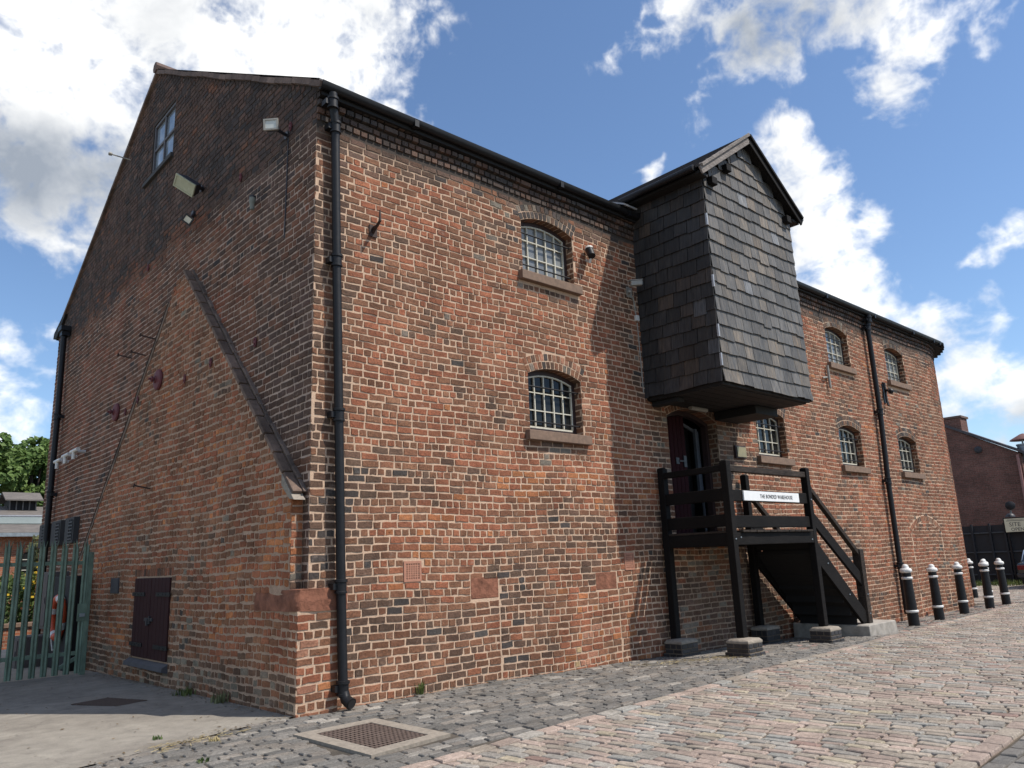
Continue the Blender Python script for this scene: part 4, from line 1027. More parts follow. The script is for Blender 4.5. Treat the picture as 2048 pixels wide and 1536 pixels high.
for (x, y), z in zip(PXS, PADZ):
    cx_, cy_ = x + PW / 2, y + PW / 2 - .02; w0, d0 = .168, .16
    if y > -.5: w0, d0 = .19, .14; cy_ = -.20
    gz = ground_z(cx_, cy_)
    pb = MB()
    def ring(wx, wy, z0, z1, n):
        for side in range(4):
            for k in range(n):
                a, b = k / n, (k + 1) / n; pb.col = tone((.034, .031, .033), .7, 1.3)
                g = .006
                if side in (0, 2):
                    yy = cy_ - wy if side == 0 else cy_ + wy; o = -.006 if side == 0 else .006
                    xx0, xx1 = cx_ - wx + 2 * wx * a + g, cx_ - wx + 2 * wx * b - g
                    pb.faces([(xx0, yy, z0 + g), (xx1, yy, z0 + g), (xx1, yy, z1 - g), (xx0, yy, z1 - g), (xx0 + .004, yy + o, z0 + g + .004), (xx1 - .004, yy + o, z0 + g + .004), (xx1 - .004, yy + o, z1 - g - .004), (xx0 + .004, yy + o, z1 - g - .004)], [(4, 5, 6, 7), (0, 1, 5, 4), (1, 2, 6, 5), (2, 3, 7, 6), (3, 0, 4, 7)])
                else:
                    xx = cx_ - wx if side == 3 else cx_ + wx; o = -.006 if side == 3 else .006
                    y0, y1 = cy_ - wy + 2 * wy * a + g, cy_ - wy + 2 * wy * b - g
                    pb.faces([(xx, y0, z0 + g), (xx, y1, z0 + g), (xx, y1, z1 - g), (xx, y0, z1 - g), (xx + o, y0 + .004, z0 + g + .004), (xx + o, y1 - .004, z0 + g + .004), (xx + o, y1 - .004, z1 - g - .004), (xx + o, y0 + .004, z1 - g - .004)], [(4, 5, 6, 7), (0, 1, 5, 4), (1, 2, 6, 5), (2, 3, 7, 6), (3, 0, 4, 7)])
    hz = z - .055
    zc = [gz - .03, gz + .05, gz + .05 + (hz - gz - .05) * .45, hz]
    for k, (a, b) in enumerate(zip(zc, zc[1:])): ring(w0 + (.02 if k == 0 else 0), d0 + (.02 if k == 0 else 0), a, b, 3 if k != 1 else 2)
    pb.mi = 1; pb.col = (1, 1, 1); pb.box(cx_ - w0 + .001, cx_ + w0 - .001, cy_ - d0 + .001, cy_ + d0 - .001, gz - .1, hz); pb.box(cx_ - w0 - .019, cx_ + w0 + .019, cy_ - d0 - .019, cy_ + d0 + .019, gz - .1, gz + .049)
    pad = pb.build('brick_pad', [M['blue_brick'], M['joint_light']], stp, fix=False)
    cb = MB(); n = 4; gr = []
    for lv, (q, hh) in enumerate(((1.02, hz - .002), (1.03, hz + .02), (.86, hz + .05), (.36, z + .004))):
        gr.append([(cx_ + sx_ * w0 * q, cy_ + sy_ * d0 * q, hh + RND.uniform(-.004, .004)) for sx_, sy_ in ((-1, -1), (0, -1.0), (1, -1), (1, 0), (1, 1), (0, 1), (-1, 1), (-1, 0))])
    fs = [(k * 8 + j, k * 8 + (j + 1) % 8, (k + 1) * 8 + (j + 1) % 8, (k + 1) * 8 + j) for k in range(3) for j in range(8)] + [tuple(range(8))[::-1], tuple(24 + j for j in range(8))]
    cb.faces([p for r in gr for p in r], fs); cb.build('concrete_cap', M['concrete'], pad, smooth=50)
fb_ = MB(); gz = -.21; fb_.prism([(8.98, gz), (10.05, gz), (10.02, .075), (9.98, .10), (9.02, .10), (8.98, .08)], lambda x, z, y_: (x, y_, z), -1.36, -.06); fb_.build('concrete_step', M['conc_white'], stp, bevel=.015)

# name board on the landing
def text_mesh(body, size, mat, parent, origin, ax, ay, name='lettering', align='CENTER', sx_=1.0, ext=.0015, sp=1.0):
    cu = bpy.data.curves.new('t', 'FONT'); cu.body = body; cu.size = size; cu.align_x = align; cu.align_y = 'CENTER'; cu.extrude = ext; cu.space_character = sp; cu.resolution_u = 2
    o = bpy.data.objects.new('t', cu); COL.objects.link(o); dg = bpy.context.evaluated_depsgraph_get(); me = bpy.data.meshes.new_from_object(o.evaluated_get(dg)); bpy.data.objects.remove(o)
    ax, ay = Vector(ax).normalized(), Vector(ay).normalized(); az = ax.cross(ay); off = Vector(origin) - parent.location
    for v in me.vertices: v.co = off + ax * (v.co.x * sx_) + ay * v.co.y + az * v.co.z
    me.materials.clear(); me.materials.append(mat); me.name = name
    ob_ = bpy.data.objects.new(name, me); COL.objects.link(ob_); ob_.parent = parent; return ob_
sg = thing('name_board', 'long white name board with thin dark capitals on the landing rail', 'sign', (6.68, YF - .0, 2.065))
mb = MB(); mb.box(5.91, 7.45, YF + .005, YF + .028, 2.00, 2.135); mb.build('board', M['sign_white'], sg, bevel=.003)
text_mesh('THE BONDED WAREHOUSE', .078, M['letter'], sg, (6.79, YF + .003, 2.064), (1, 0, 0), (0, 0, 1), sx_=.86, sp=1.12)

# ------------------------------------------------------------------ bollards
def bollard_proto():
    t = thing('bollard', 'x', 'bollard', (0, 0, 0))
    b = MB(); b.lathe([(.096, 0), (.096, .26), (.093, .262), (.080, .82), (.078, .98), (.05, .99)], n=28); b.build('shaft', M['black_iron'], t, smooth=50)
    c = MB(); c.lathe([(.078, .955), (.098, .965), (.106, .982), (.105, 1.008), (.092, 1.03), (.062, 1.042), (.058, 1.06), (.052, 1.083), (.036, 1.104), (.014, 1.112), (.001, 1.113)], n=28); c.build('cap', M['white_band'], t, smooth=60)
    for z in (.27, .86):
        r = MB(); r0 = .093 if z < .5 else .080; r.lathe([(r0, z - .024), (r0 + .012, z - .020), (r0 + .018, z), (r0 + .012, z + .020), (r0, z + .024)], n=28); r.build('collar', M['white_band'], t, smooth=60)
    return t
BOL = [(11.60, -1.02, 'black bollard with white rings, nearest of the row beside the concrete step'), (13.62, -.74, 'second nearest black and white bollard, left of the bricked up arch'), (15.30, -.66, 'third nearest black and white bollard, right below the bricked up arch'),
       (21.4, 1.05, 'black and white bollard half hidden behind the curved end of the warehouse'), (16.85, -.70, 'black and white bollard just right of the curved wall, frontmost of the far cluster'), (19.85, .20, 'farthest fully seen black and white bollard, between the two right hand ones'), (18.2, -.66, 'black and white bollard at the right end of the row, next to the open road')]
proto = bollard_proto()
for i, (x, y, lb) in enumerate(BOL):
    if i == 0: o = proto
    else:
        o = proto.copy(); COL.objects.link(o)
        for ch in proto.children:
            c = ch.copy(); COL.objects.link(c); c.parent = o
    o.location = (x, y, ground_z(x, y) - .01); o.rotation_euler = (RND.uniform(-.018, .018), RND.uniform(-.018, .018), RND.uniform(0, 6)); o['label'] = lb; o['group'] = 'bollards along the pavement edge'

# ------------------------------------------------------------------ things fixed to the walls
def basis(n, roll=0):
    n = Vector(n).normalized(); s = Vector((0, 0, 1)).cross(n).normalized(); u = n.cross(s)
    c, q = math.cos(roll), math.sin(roll); return s * c + u * q, u * c - s * q, n
def flood(name, label, centre, nrm, roll, wd, ht, dp, glassmat, rim, mount, armr=.02, taper=.75):
    t = thing(name, label, 'floodlight', mount); s, u, n = basis(nrm, roll); c = Vector(centre)
    h = MB(); P = [c + s * a * wd / 2 + u * b * ht / 2 for a, b in ((-1, -1), (1, -1), (1, 1), (-1, 1))]; Q = [c - n * dp + s * a * wd / 2 * taper + u * b * ht / 2 * taper for a, b in ((-1, -1), (1, -1), (1, 1), (-1, 1))]
    h.faces(P + Q, [(4, 7, 6, 5), (0, 1, 5, 4), (1, 2, 6, 5), (2, 3, 7, 6), (3, 0, 4, 7), (0, 3, 2, 1)]); h.build('housing', M['dark_metal'], t, bevel=.008)
    f = MB(); th = .02
    f.obox(c + u * (ht / 2 - th / 2) + n * .006, s, u, n, wd / 2, th / 2, .012); f.obox(c - u * (ht / 2 - th / 2) + n * .006, s, u, n, wd / 2, th / 2, .012)
    f.obox(c + s * (wd / 2 - th / 2) + n * .006, s, u, n, th / 2, ht / 2 - th, .0115); f.obox(c - s * (wd / 2 - th / 2) + n * .006, s, u, n, th / 2, ht / 2 - th, .0115); f.build('rim', M[rim], t)
    MB().obox(c + n * .004, s, u, n, wd / 2 - th, ht / 2 - th, .006).build('lens', M[glassmat], t)
    b = MB(); m = Vector(mount); b.tube([m, c - n * dp * .8], armr, 8); b.lathe([(.05, -.01), (.05, .02)], m, 10, (-1, 0, 0)); b.build('bracket', M['dark_metal'], t)
    return t
flood('floodlight', 'large floodlight with greenish lens tilted down below the gable window', (-.42, 2.86, 6.42), (-.80, -.36, -.48), -.72, .33, .18, .16, 'lamp_glass', 'lamp_glass', (-.01, 3.36, 6.70), .03)
flood('floodlight', 'small square led floodlight with white panel under the large floodlight', (-.25, 3.16, 6.08), (-.62, -.66, -.35), -.70, .135, .12, .035, 'led_glass', 'dark_metal', (-.01, 3.66, 6.42), .022)
flood('floodlight', 'square pale floodlight with dusty glass high near the front corner of the gable', (-.30, .50, 6.235), (-.66, -.74, -.02), .06, .165, .14, .06, 'lamp_white', 'grey_plastic', (-.005, .70, 6.30), .02)
t = thing('sensor_lamp', 'small grey green cylindrical sensor lamp on the gable', 'sensor', (-.005, 1.62, 5.80))
mb = MB(); mb.lathe([(.025, -.10), (.028, -.07), (.029, -.02), (.038, -.01), (.038, .035), (.035, .055)], (-.10, 1.40, 5.70), 14); mb.build('body', mat_plain('sensor_grey', (.20, .21, .18), .6), t, smooth=50)
mb = MB(); mb.lathe([(.040, 0), (.040, .02), (.03, .025)], (-.10, 1.40, 5.755), 14); mb.build('cap', M['dark_metal'], t, smooth=40); MB().tube([(0, 1.62, 5.78), (-.10, 1.40, 5.74)], .018, 8).build('bracket', M['dark_metal'], t)
# conduit from the high floodlight
tag(MB().tube([(-.012, .66, 6.25), (-.014, .67, 5.6), (-.014, .69, 5.0)], .007, 6).build('cable', M['dark_metal']), 'thin dark cable running down the gable below the pale floodlight', 'cable')
def anchor(label, c):
    t = thing('anchor_plate', label, 'anchor plate', c, 'round wall anchor plates on the gable')
    a = MB(); a.lathe([(.15, 0), (.155, .02), (.14, .04), (.085, .05), (.055, .055), (.05, .07), (.035, .075)], c, 24, (-1, 0, 0)); a.build('plate', M['red_iron'], t, smooth=35)
    b = MB(); b.lathe([(.016, .0), (.016, .14), (.013, .15)], c, 8, (-1, 0, 0)); b.lathe([(.042, .088), (.042, .115)], c, 6, (-1, 0, 0)); b.build('bolt', M['red_iron'], t, smooth=30)
anchor('round red wall anchor plate on the old gable remnant, nearer the front corner', (-PX - .006, 4.30, 4.05)); anchor('round red wall anchor plate left of the old roof seam, farther from the corner', (-.008, 6.75, 4.0))
for k, (x, y, z, lb) in enumerate([(0, 1.363, 3.93, 'small red iron wall tie on the gable right of the sloping coping'), (-PX, 2.36, 3.88, 'small red iron wall tie just under the sloping coping'), (-PX, 3.24, 3.85, 'small red iron wall tie between the coping and the nearer anchor plate'), (-PX, 5.20, 3.92, 'small red iron wall tie to the left of the nearer round anchor plate'),
                                  (0, 6.25, 3.92, 'small red iron wall tie right beside the farther round anchor plate'), (0, .60, 6.37, 'small red iron wall tie near the high pale floodlight'), (0, 1.99, 6.3, 'small red iron wall tie up in the sooty brickwork between the floodlights'), (0, 5.58, 6.2, 'small red iron wall tie in the sooty brickwork left of the large floodlight')]):
    t = MB(); pts = [(x - .02 - .0, y + .024 * math.cos(a), z + .055 * math.sin(a)) for a in [2 * PI * q / 12 for q in range(13)]]; t.tube(pts, .009, 6); t.box(x - .03, x, y - .02, y + .02, z - .015, z + .015)
    tag(t.build('wall_tie', M['red_iron']), lb, 'wall tie', 'small red wall ties on the gable')
for y, z, x, lb in [(4.60, 4.73, -PX, 'rusty iron pin sticking out at the top of the dark roof seam'), (5.45, 4.69, 0, 'rusty iron pin in the gable just left of the dark roof seam'), (6.15, 4.80, 0, 'rusty iron pin in the gable, leftmost of the three near the seam'), (4.40, 2.50, -PX, 'rusty iron pin in the old wall above the maroon shutters')]:
    t = MB(); L_ = .19; t.tube([(x + .02, y - .0, z - .0), (x - L_, y + .06, z + .045)], .011, 6); t.lathe([(.03, 0), (.03, .02)], (x - L_, y + .06, z + .045), 8, (-.9, .3, .2)); tag(t.build('iron_pin', M['rust_iron']), lb, 'iron pin', 'iron pins in the gable')
tag(MB().tube([(0, 7.09, 8.80), (-.30, 7.2, 8.86)], .012, 6).lathe([(.03, 0), (.035, .05), (.02, .06)], (-.30, 7.2, 8.86), 10, (-1, .3, .2)).build('rod_bracket', M['grey_plastic']), 'thin pale rod sticking out of the gable left of the attic window', 'bracket')
# old roof seam: thin dark line and mortar along the left slope of the remnant
sm2 = MB(); a = Vector((-PX - .004, 4.05, 5.16)); b = Vector((-PX - .004, 7.9, 1.52)); m = 40
for k in range(m):
    p, q = a.lerp(b, k / m), a.lerp(b, (k + 1) / m); dd = (b - a).normalized(); nr = Vector((0, dd.z, -dd.y)); wd = .07 + .05 * vnoise(k * .6, 2, 3)
    sm2.col = tone((.19, .135, .10), .7, 1.2); wd *= .38; c_ = (p + q) / 2 + nr * (wd - .02); sm2.obox(c_, (1, 0, 0), dd, nr, .009, (q - p).length / 2, wd * RND.uniform(.7, 1.2))
sm2.build('seam_mortar', M['coping'], old)
sm3 = MB(); sm3.tube([a + Vector((-.012, .03, .0)), b + Vector((-.012, .03, 0))], .006, 6); sm3.build('seam_strip', M['black_iron'], old)
# white plastic flue elbows
for k, (y, z, lb) in enumerate([(9.35, 3.53, 'white plastic tee pipe, leftmost of the three near the downpipe'), (8.75, 3.56, 'white plastic tee pipe, middle one of the three'), (8.15, 3.57, 'white plastic tee pipe, rightmost of the three')][:3]):
    t = MB(); x = -.20; yy = y + .25
    t.tube([(-.0, yy + .15, z), (x, yy + .15, z)], .03, 10); t.tube([(x, yy + .30, z), (x, yy - .16, z)], .035, 12); t.tube([(x, yy + .12, z), (x, yy + .12, z - .15)], .033, 12)
    tag(t.build('flue_pipe', M['white_plastic'], smooth=40), lb, 'pipe', 'white plastic tee pipes on the gable')
# louvred boxes by the far corner
for y0, y1, lb in [(8.55, 9.15, 'dark grey louvred wall box, nearest of the row above the gate'), (9.5, 10.2, 'dark grey louvred wall box in the middle of the row above the gate'), (10.62, 11.2, 'dark grey louvred wall box beside the far downpipe')]:
    t = thing('louvre_box', lb, 'wall box', (0, (y0 + y1) / 2, 2.15), 'louvred boxes on the gable')
    MB().box(-.10, -.0, y0, y1, 1.94, 2.40).build('case', M['louvre'], t, bevel=.006)
    g = MB(); c0 = y0 + .05
    for k in range(6): g.box(-.112, -.101, c0, c0 + .26, 2.0 + k * .06, 2.02 + k * .06)
    for k in range(3): g.box(-.110, -.1005, c0 + k * .125, c0 + k * .125 + .01, 1.98, 2.36)
    g.build('grille', M['dark_metal'], t); MB().box(-.1006, -.0995, c0, c0 + .26, 1.98, 2.36).build('opening', M['dark_void'], t)
# facade fittings
t = thing('iron_hook', 'wrought iron hook bracket with curled spike high on the facade near the corner', 'hook', (.72, 0, 5.10))
MB().tube([(.72, .01, 5.06), (.70, -.13, 5.05), (.70, -.19, 5.09), (.70, -.19, 5.22)], [.02, .018, .016, .008], 8).tube([(.72, .0, 5.0), (.71, -.10, 5.05)], .016, 6).build('hook', M['rust_iron'], t, smooth=40)
MB().box(.67, .77, -.02, .0, 4.96, 5.10).build('plate', M['rust_iron'], t)
t = thing('alarm_camera', 'small black dome camera with white hood on a bracket right of the upper window', 'camera', (4.33, 0, 5.62))
MB().tube([(4.36, 0, 5.56), (4.33, -.10, 5.50), (4.32, -.13, 5.56)], .022, 8).build('bracket', M['white_plastic'], t, smooth=40)
MB().tube([(4.30, -.17, 5.56), (4.34, -.09, 5.70)], [.055, .06], 12).build('lens_body', M['black_iron'], t, smooth=40)
MB().lathe([(.066, 0), (.06, .03), (.03, .055), (.004, .06)], (4.34, -.09, 5.70), 14, (.1, .25, .9)).build('hood', M['white_plastic'], t, smooth=60)
t = thing('cctv_camera', 'boxy grey cctv camera on an arm beside the hoist tower', 'camera', (5.30, 0, 5.28))
MB().beam((5.32, -.0, 5.26), (5.12, -.16, 5.20), .03, .03).box(5.24, 5.36, -.02, 0, 5.18, 5.34).build('arm', M['grey_plastic'], t)
MB().obox((5.22, -.22, 5.33), (.83, -.50, .10), (.5, .83, 0), (0, 0, 1), .095, .036, .04).build('camera_body', M['grey_plastic'], t, bevel=.01)
MB().obox((5.21, -.215, 5.375), (.83, -.50, .10), (.5, .83, 0), (0, 0, 1), .11, .042, .005).build('sun_hood', M['grey_plastic'], t)
MB().obox((5.30, -.268, 5.338), (.83, -.50, .10), (.5, .83, 0), (0, 0, 1), .01, .026, .026).build('lens', M['dark_metal'], t)
jb = thing('junction_box', 'small cream junction box and cable below the cctv camera', 'junction box', (5.42, 0, 4.86))
MB().box(5.39, 5.46, -.05, 0, 4.82, 4.91).build('box', M['white_plastic'], jb, bevel=.006); MB().tube([(5.36, -.03, 5.2), (5.40, -.012, 5.1), (5.42, -.012, 4.93)], .012, 6).build('cable', M['grey_plastic'], jb); MB().tube([(5.44, -.012, 4.80), (5.46, -.012, 3.7)], .008, 6).build('conduit', M['grey_plastic'], jb)
t = thing('iron_bracket', 'black iron lamp bracket with scroll under the far right upper window', 'bracket', (14.4, 0, 4.75))
MB().tube([(14.42, 0, 4.98), (14.42, -.05, 4.96), (14.40, -.06, 4.55), (14.35, -.10, 4.42)], .025, 8).tube([(14.42, -.05, 4.80), (14.28, -.20, 4.74), (14.12, -.26, 4.70)], .028, 8).lathe([(.05, 0), (.06, .06), (.03, .10)], (14.1, -.27, 4.69), 10, (-.6, -.6, -.2)).build('scroll', M['black_iron'], t, smooth=40)
MB().box(14.36, 14.48, -.02, 0, 4.5, 4.95).build('plate', M['black_iron'], t)
t = thing('overflow_pipe', 'short pale overflow pipe under the left end of an upper window sill', 'pipe', (11.65, 0, 4.7)); MB().tube([(11.63, -.05, 4.99), (11.64, -.05, 4.52)], .028, 8).tube([(11.66, 0, 4.75), (11.5, -.06, 4.72), (11.40, -.03, 4.70)], .02, 8).build('pipe', M['grey_plastic'], t, smooth=40)
t = thing('wall_plaque', 'small brass plaque on a dark backing right of the warehouse door', 'plaque', (7.93, 0, 2.95)); MB().box(7.80, 8.12, -.05, 0, 2.85, 3.06).build('backing', M['frame_brown'], t, bevel=.005); MB().box(7.83, 8.10, -.062, -.0505, 2.87, 3.04).build('plate', M['brass'], t)
for a, b, lb in [((6.46, -.12, 3.60), (6.94, -.12, 3.60), 'pale tubular lamp under the hoist floor above the doorway'), ((8.30, -.25, 3.80), (8.62, -.25, 3.80), 'pale tubular lamp by the right hand edge of the hoist floor')]:
    t = thing('bulkhead_lamp', lb, 'lamp', ((a[0] + b[0]) / 2, a[1], a[2] - .02), 'tubular lamps under the hoist'); z = a[2]
    if a[0] > 8: a = (8.10, -.10, 3.58); b = (8.45, -.10, 3.58); z = 3.58; t.location = (8.27, -.10, 3.56)
    MB().box(a[0], b[0], a[1] - .03, a[1] + .10, z - .02, z + .015).build('base', M['dark_metal'], t); MB().tube([(a[0] + .02, a[1], z - .04), (b[0] - .02, b[1], z - .04)], .04, 10).build('diffuser', M['grey_plastic'], t, smooth=40)

# ------------------------------------------------------------------ ground
def sheet(name, poly_fn, x0, x1, y0, y1, nx, ny, dz, mat, k='structure'):
    mb = MB()
    for i in range(nx):
        for j in range(ny):
            q = []
            for a, b in ((i, j), (i + 1, j), (i + 1, j + 1), (i, j + 1)):
                x, y = poly_fn(a / nx, b / ny); q.append((x, y, ground_z(x, y) + dz))
            mb.face(q)
    o = mb.build(name, mat, None, fix=False); o['kind'] = k; return o
g = MB(); xs_ = [-400, -120, -40, -20, -10, -5, -2, 0, 1, 2, 3, 4, 5, 6, 8, 10, 12, 13.2, 16, 20, 30, 45, 80, 200, 600]; ys_ = [-400, -100, -30, -12, -6, -3, -1.3, -1, -.65, -.3, 0, 1, 2, 4, 6, 6.4]
for a, b in zip(xs_, xs_[1:]):
    for c, d_ in zip(ys_, ys_[1:]): g.face([(a, c, ground_z(a, c) - .05), (b, c, ground_z(b, c) - .05), (b, d_, ground_z(b, d_) - .05), (a, d_, ground_z(a, d_) - .05)])
yz = [(6.4, -.12), (13.0, -.14), (13.02, -.75), (16.0, -.75), (16.02, -.2), (40, 0), (700, 0)]
for a, b in zip(xs_, xs_[1:]):
    for (c, z0), (d_, z1) in zip(yz, yz[1:]): g.face([(a, c, z0), (b, c, z0), (b, d_, z1), (a, d_, z1)])
kind(g.build('ground', M['earth'], fix=False))
# road edge (left kerb line) and right edge
EDGE = [(-30, -4.9), (-4, -2.62), (-.53, -2.34), (.96, -2.255), (3.23, -2.13), (6.13, -1.95), (10, -1.45), (13.4, -1.08), (17.2, -.95), (18.6, -.7)]
def edge_y(x):
    for (a, b), (c, d_) in zip(EDGE, EDGE[1:]):
        if a <= x <= c: return lerp(b, d_, (x - a) / (c - a))
    return EDGE[-1][1] if x > EDGE[-1][0] else EDGE[0][1]
RW = 2.93
def right_y(x): return edge_y(min(x, 3.2)) - RW + (x - 3.2) * .07 * (x > 3.2)
sheet('asphalt_yard', lambda u, v: (lerp(-30, .0, u), lerp(-.0 - .28 * max(0, -lerp(-30, .0, u) - .3) if lerp(-30, 0, u) < -.3 else .0, 6.35, v)), 0, 0, 0, 0, 60, 12, .004, M['asphalt'])
def as_edge(x): return -.28 * max(0, -x - .3) if x < -.3 else .0
sheet('pavement', lambda u, v: (lerp(-14, 19, u), lerp(edge_y(lerp(-14, 19, u)), as_edge(lerp(-14, 19, u)) + .2, v)), 0, 0, 0, 0, 66, 6, -.010, M['joint_dark'])
sheet('road', lambda u, v: (lerp(-14, 30, u), lerp(right_y(lerp(-14, 30, u)), edge_y(lerp(-14, 30, u)), v)), 0, 0, 0, 0, 88, 8, -.008, M['joint_light'])
sheet('side_pavement', lambda u, v: (lerp(-14, 60, u), lerp(-14, right_y(lerp(-14, 60, u)), v)), 0, 0, 0, 0, 60, 10, -.012, M['joint_dark'])
sheet('road', lambda u, v: (lerp(18.6, 30.0, u), lerp(edge_y(19), 14, v)), 0, 0, 0, 0, 12, 14, -.014, M['joint_light'])
sheet('road', lambda u, v: (lerp(30.0, 60, u), lerp(right_y(30), 14, v)), 0, 0, 0, 0, 8, 8, -.016, M['blank_far'])

def setts(name, cells, mat):
    mb = MB()
    for (cx_, cy_, ux, uy, L_, wd, col, hgt) in cells:
        lu, lv = L_ / 2, wd / 2; pts = []
        base = []; top = []
        tl = RND.uniform(-.0035, .0035); tw = RND.uniform(-.002, .002)
        for a, b in ((-1, -1), (0, -1), (1, -1), (1, 1), (0, 1), (-1, 1)):
            ja, jb_ = RND.uniform(-.007, .007), RND.uniform(-.0045, .0045)
            s_, v_ = a * (lu - .002) + ja, b * (lv - .002) + jb_ + (.003 * b if a == 0 else 0)
            x = cx_ + ux * s_ - uy * v_; y = cy_ + uy * s_ + ux * v_; z = ground_z(x, y) + .012 * (vnoise(x * 1.1, y * 1.3, 77) - .5); base.append((x, y, z - .012))
            k1, k2 = 1 - .009 / lu, 1 - .009 / lv; x = cx_ + ux * s_ * k1 - uy * v_ * k2; y = cy_ + uy * s_ * k1 + ux * v_ * k2
            top.append((x, y, z + hgt + tl * a + tw * b))
        mid = [(lerp(p[0], q[0], .45), lerp(p[1], q[1], .45), q[2] - .006) for p, q in zip(base, top)]
        mb.col = col; n = 6
        mb.faces(base + mid + top, [tuple(range(12, 18))] + [(k, (k + 1) % n, n + (k + 1) % n, n + k) for k in range(n)] + [(n + k, n + (k + 1) % n, 2 * n + (k + 1) % n, 2 * n + k) for k in range(n)])
    o = mb.build(name, mat, None, fix=False); return kind(o)
SC = dict(pink=(.385, .298, .245), tan=(.37, .312, .25), grey=(.34, .31, .268), green=(.318, .305, .272), buff=(.43, .365, .265), red=(.29, .195, .16), dk=(.195, .18, .16), dk2=(.155, .146, .132), dk3=(.232, .205, .175))
def scol(w_):
    r = RND.random() * sum(x for _, x in w_)
    for k, x in w_:
        r -= x
        if r <= 0: break
    f = RND.uniform(.86, 1.14); c = SC[k]; return (c[0] * f, c[1] * f, c[2] * f)
GR = (-.50, .24, -1.90, -.80)      # drain surround, kept clear of setts
GC = [(-.525, -.79), (-.50, -1.93), (.285, -1.83), (.262, -.775)]
def in_drain(x, y, m=.05): return GR[0] - m < x < GR[1] + m + .04 and GR[2] - m - .02 < y < GR[3] + m
roadw = [('pink', 3.6), ('tan', 3.4), ('grey', 2.4), ('green', 1.0), ('buff', .45), ('red', .22)]
# kerb course along the road edge
kerb = []; x = -7
while x < 18.4:
    L_ = RND.uniform(.22, .30); dx, dy = 1, (edge_y(x + .3) - edge_y(x)) / .3; q = math.hypot(dx, dy); dx, dy = dx / q, dy / q
    kerb.append((x + L_ / 2, edge_y(x + L_ / 2) - .07, dx, dy, L_ - .012, .125, scol([('pink', 4), ('tan', 3), ('green', .6), ('grey', .8)]), .014 + RND.uniform(-.003, .003)))
    if x < 9: kerb.append((x + L_ / 2, right_y(x + L_ / 2) + .075, dx, dy, L_ - .012, .13, scol([('pink', 4), ('tan', 2), ('green', 1), ('grey', .8)]), .014))
    x += L_
setts('kerb', kerb, M['sett'])
cells = []; x = -7.0; row = 0
while x < 29.5:
    pit = .104 * RND.uniform(.96, 1.04); 
    ye = edge_y(x) - .145; yr = right_y(x) + .15
    if x > 18.6: ye = 4.5
    y = ye + (0 if row % 2 else -.0); first = True
    while y > yr:
        L_ = RND.uniform(.17, .235) * (.55 if (first and row % 2) else 1); first = False
        if y - L_ < yr: L_ = y - yr
        if L_ > .05:
            sl = .075; yc = y - L_ / 2; xc = x + sl * (ye - yc) * 1.0
            if not (x > 18.6 and yc > -.6 and front(min(SEND, 22), 0, 0)[0] > xc and yc > 3): cells.append((xc, yc, -sl, 1.0, L_ - .011, pit - .010, scol(roadw), .007 + RND.uniform(-.0025, .0025)))
        y -= L_
    x += pit; row += 1
setts('road_setts', cells, M['sett'])
pavew = [('dk', 4), ('dk2', 3), ('dk3', 2.4), ('grey', .6)]
cells = []; y = -.02; row = 0
ymin = -3.2
while y > ymin:
    pit = .096 * RND.uniform(.93, 1.06); x = -7 + RND.uniform(-.2, 0)
    while x < 18.6:
        L_ = RND.uniform(.17, .235); xc, yc = x + L_ / 2, y - pit / 2
        ok = yc - pit * .4 > edge_y(xc) + .01 and yc < as_edge(xc) + .02 and not in_drain(xc, yc) and yc < -.03
        if -.15 < xc < .33 and yc > -.10: ok = False
        if ok:
            wts = pavew if not (5 < xc < 10.5 and yc > -1.6) else [('dk3', 4), ('dk', 3), ('red', .6)]
            if xc > 11: wts = [('dk3', 3), ('dk', 2), ('red', 1.6)]
            cells.append((xc, yc, 1, 0, L_ - .011, pit - .011, scol(wts), .005 + RND.uniform(-.004, .004)))
        x += L_
    y -= pit; row += 1
x = -7; 
setts('pavement_setts', cells, M['sett'])
cells = []; k = 0
while k < 40:
    x = -2.0; 
    while x < 12:
        L_ = RND.uniform(.20, .27); xc = x + L_ / 2; yc = right_y(xc) - .07 - k * .118
        cells.append((xc, yc, 1, .06, L_ - .012, .106, scol([('dk', 3), ('dk2', 4), ('dk3', 1)]), .004 + RND.uniform(-.004, .004))); x += L_
    k += 1
    if k > 14: break
setts('side_setts', cells, M['sett'])

# drain cover in its concrete surround
dr_ = thing('drain_cover', 'square perforated iron drain cover in a gritty concrete surround among the setts', 'drain cover', (-.12, -1.32, 0))
def quadlerp(u, v, m): 
    a, b, c, d_ = [Vector((p[0], p[1], 0)) for p in GC]; return a.lerp(d_, u).lerp(b.lerp(c, u), v)
so_ = MB(); f = .165
def dz(p, z): return (p.x, p.y, z)
inner = [(f, f * .72), (1 - f, f * .72), (1 - f, 1 - f * .72), (f, 1 - f * .72)]; outer = [(0, 0), (1, 0), (1, 1), (0, 1)]; zt = .016
for k in range(4):
    k2 = (k + 1) % 4; m = 8
    for q in range(m):
        o0, o1 = [tuple(lerp(outer[k][j], outer[k2][j], (q + e_) / m) for j in (0, 1)) for e_ in (0, 1)]; i0, i1 = [tuple(lerp(inner[k][j], inner[k2][j], (q + e_) / m) for j in (0, 1)) for e_ in (0, 1)]
        P = [quadlerp(*o0, 0), quadlerp(*o1, 0), quadlerp(*i1, 0), quadlerp(*i0, 0)]
        so_.face([dz(p, zt) for p in P]); so_.face([dz(P[0], -.02), dz(P[1], -.02), dz(P[1], zt), dz(P[0], zt)]); so_.face([dz(P[2], -.02), dz(P[3], -.02), dz(P[3], zt), dz(P[2], zt)])
so_.build('surround', M['concrete'], dr_)
cv = MB(); n = 13
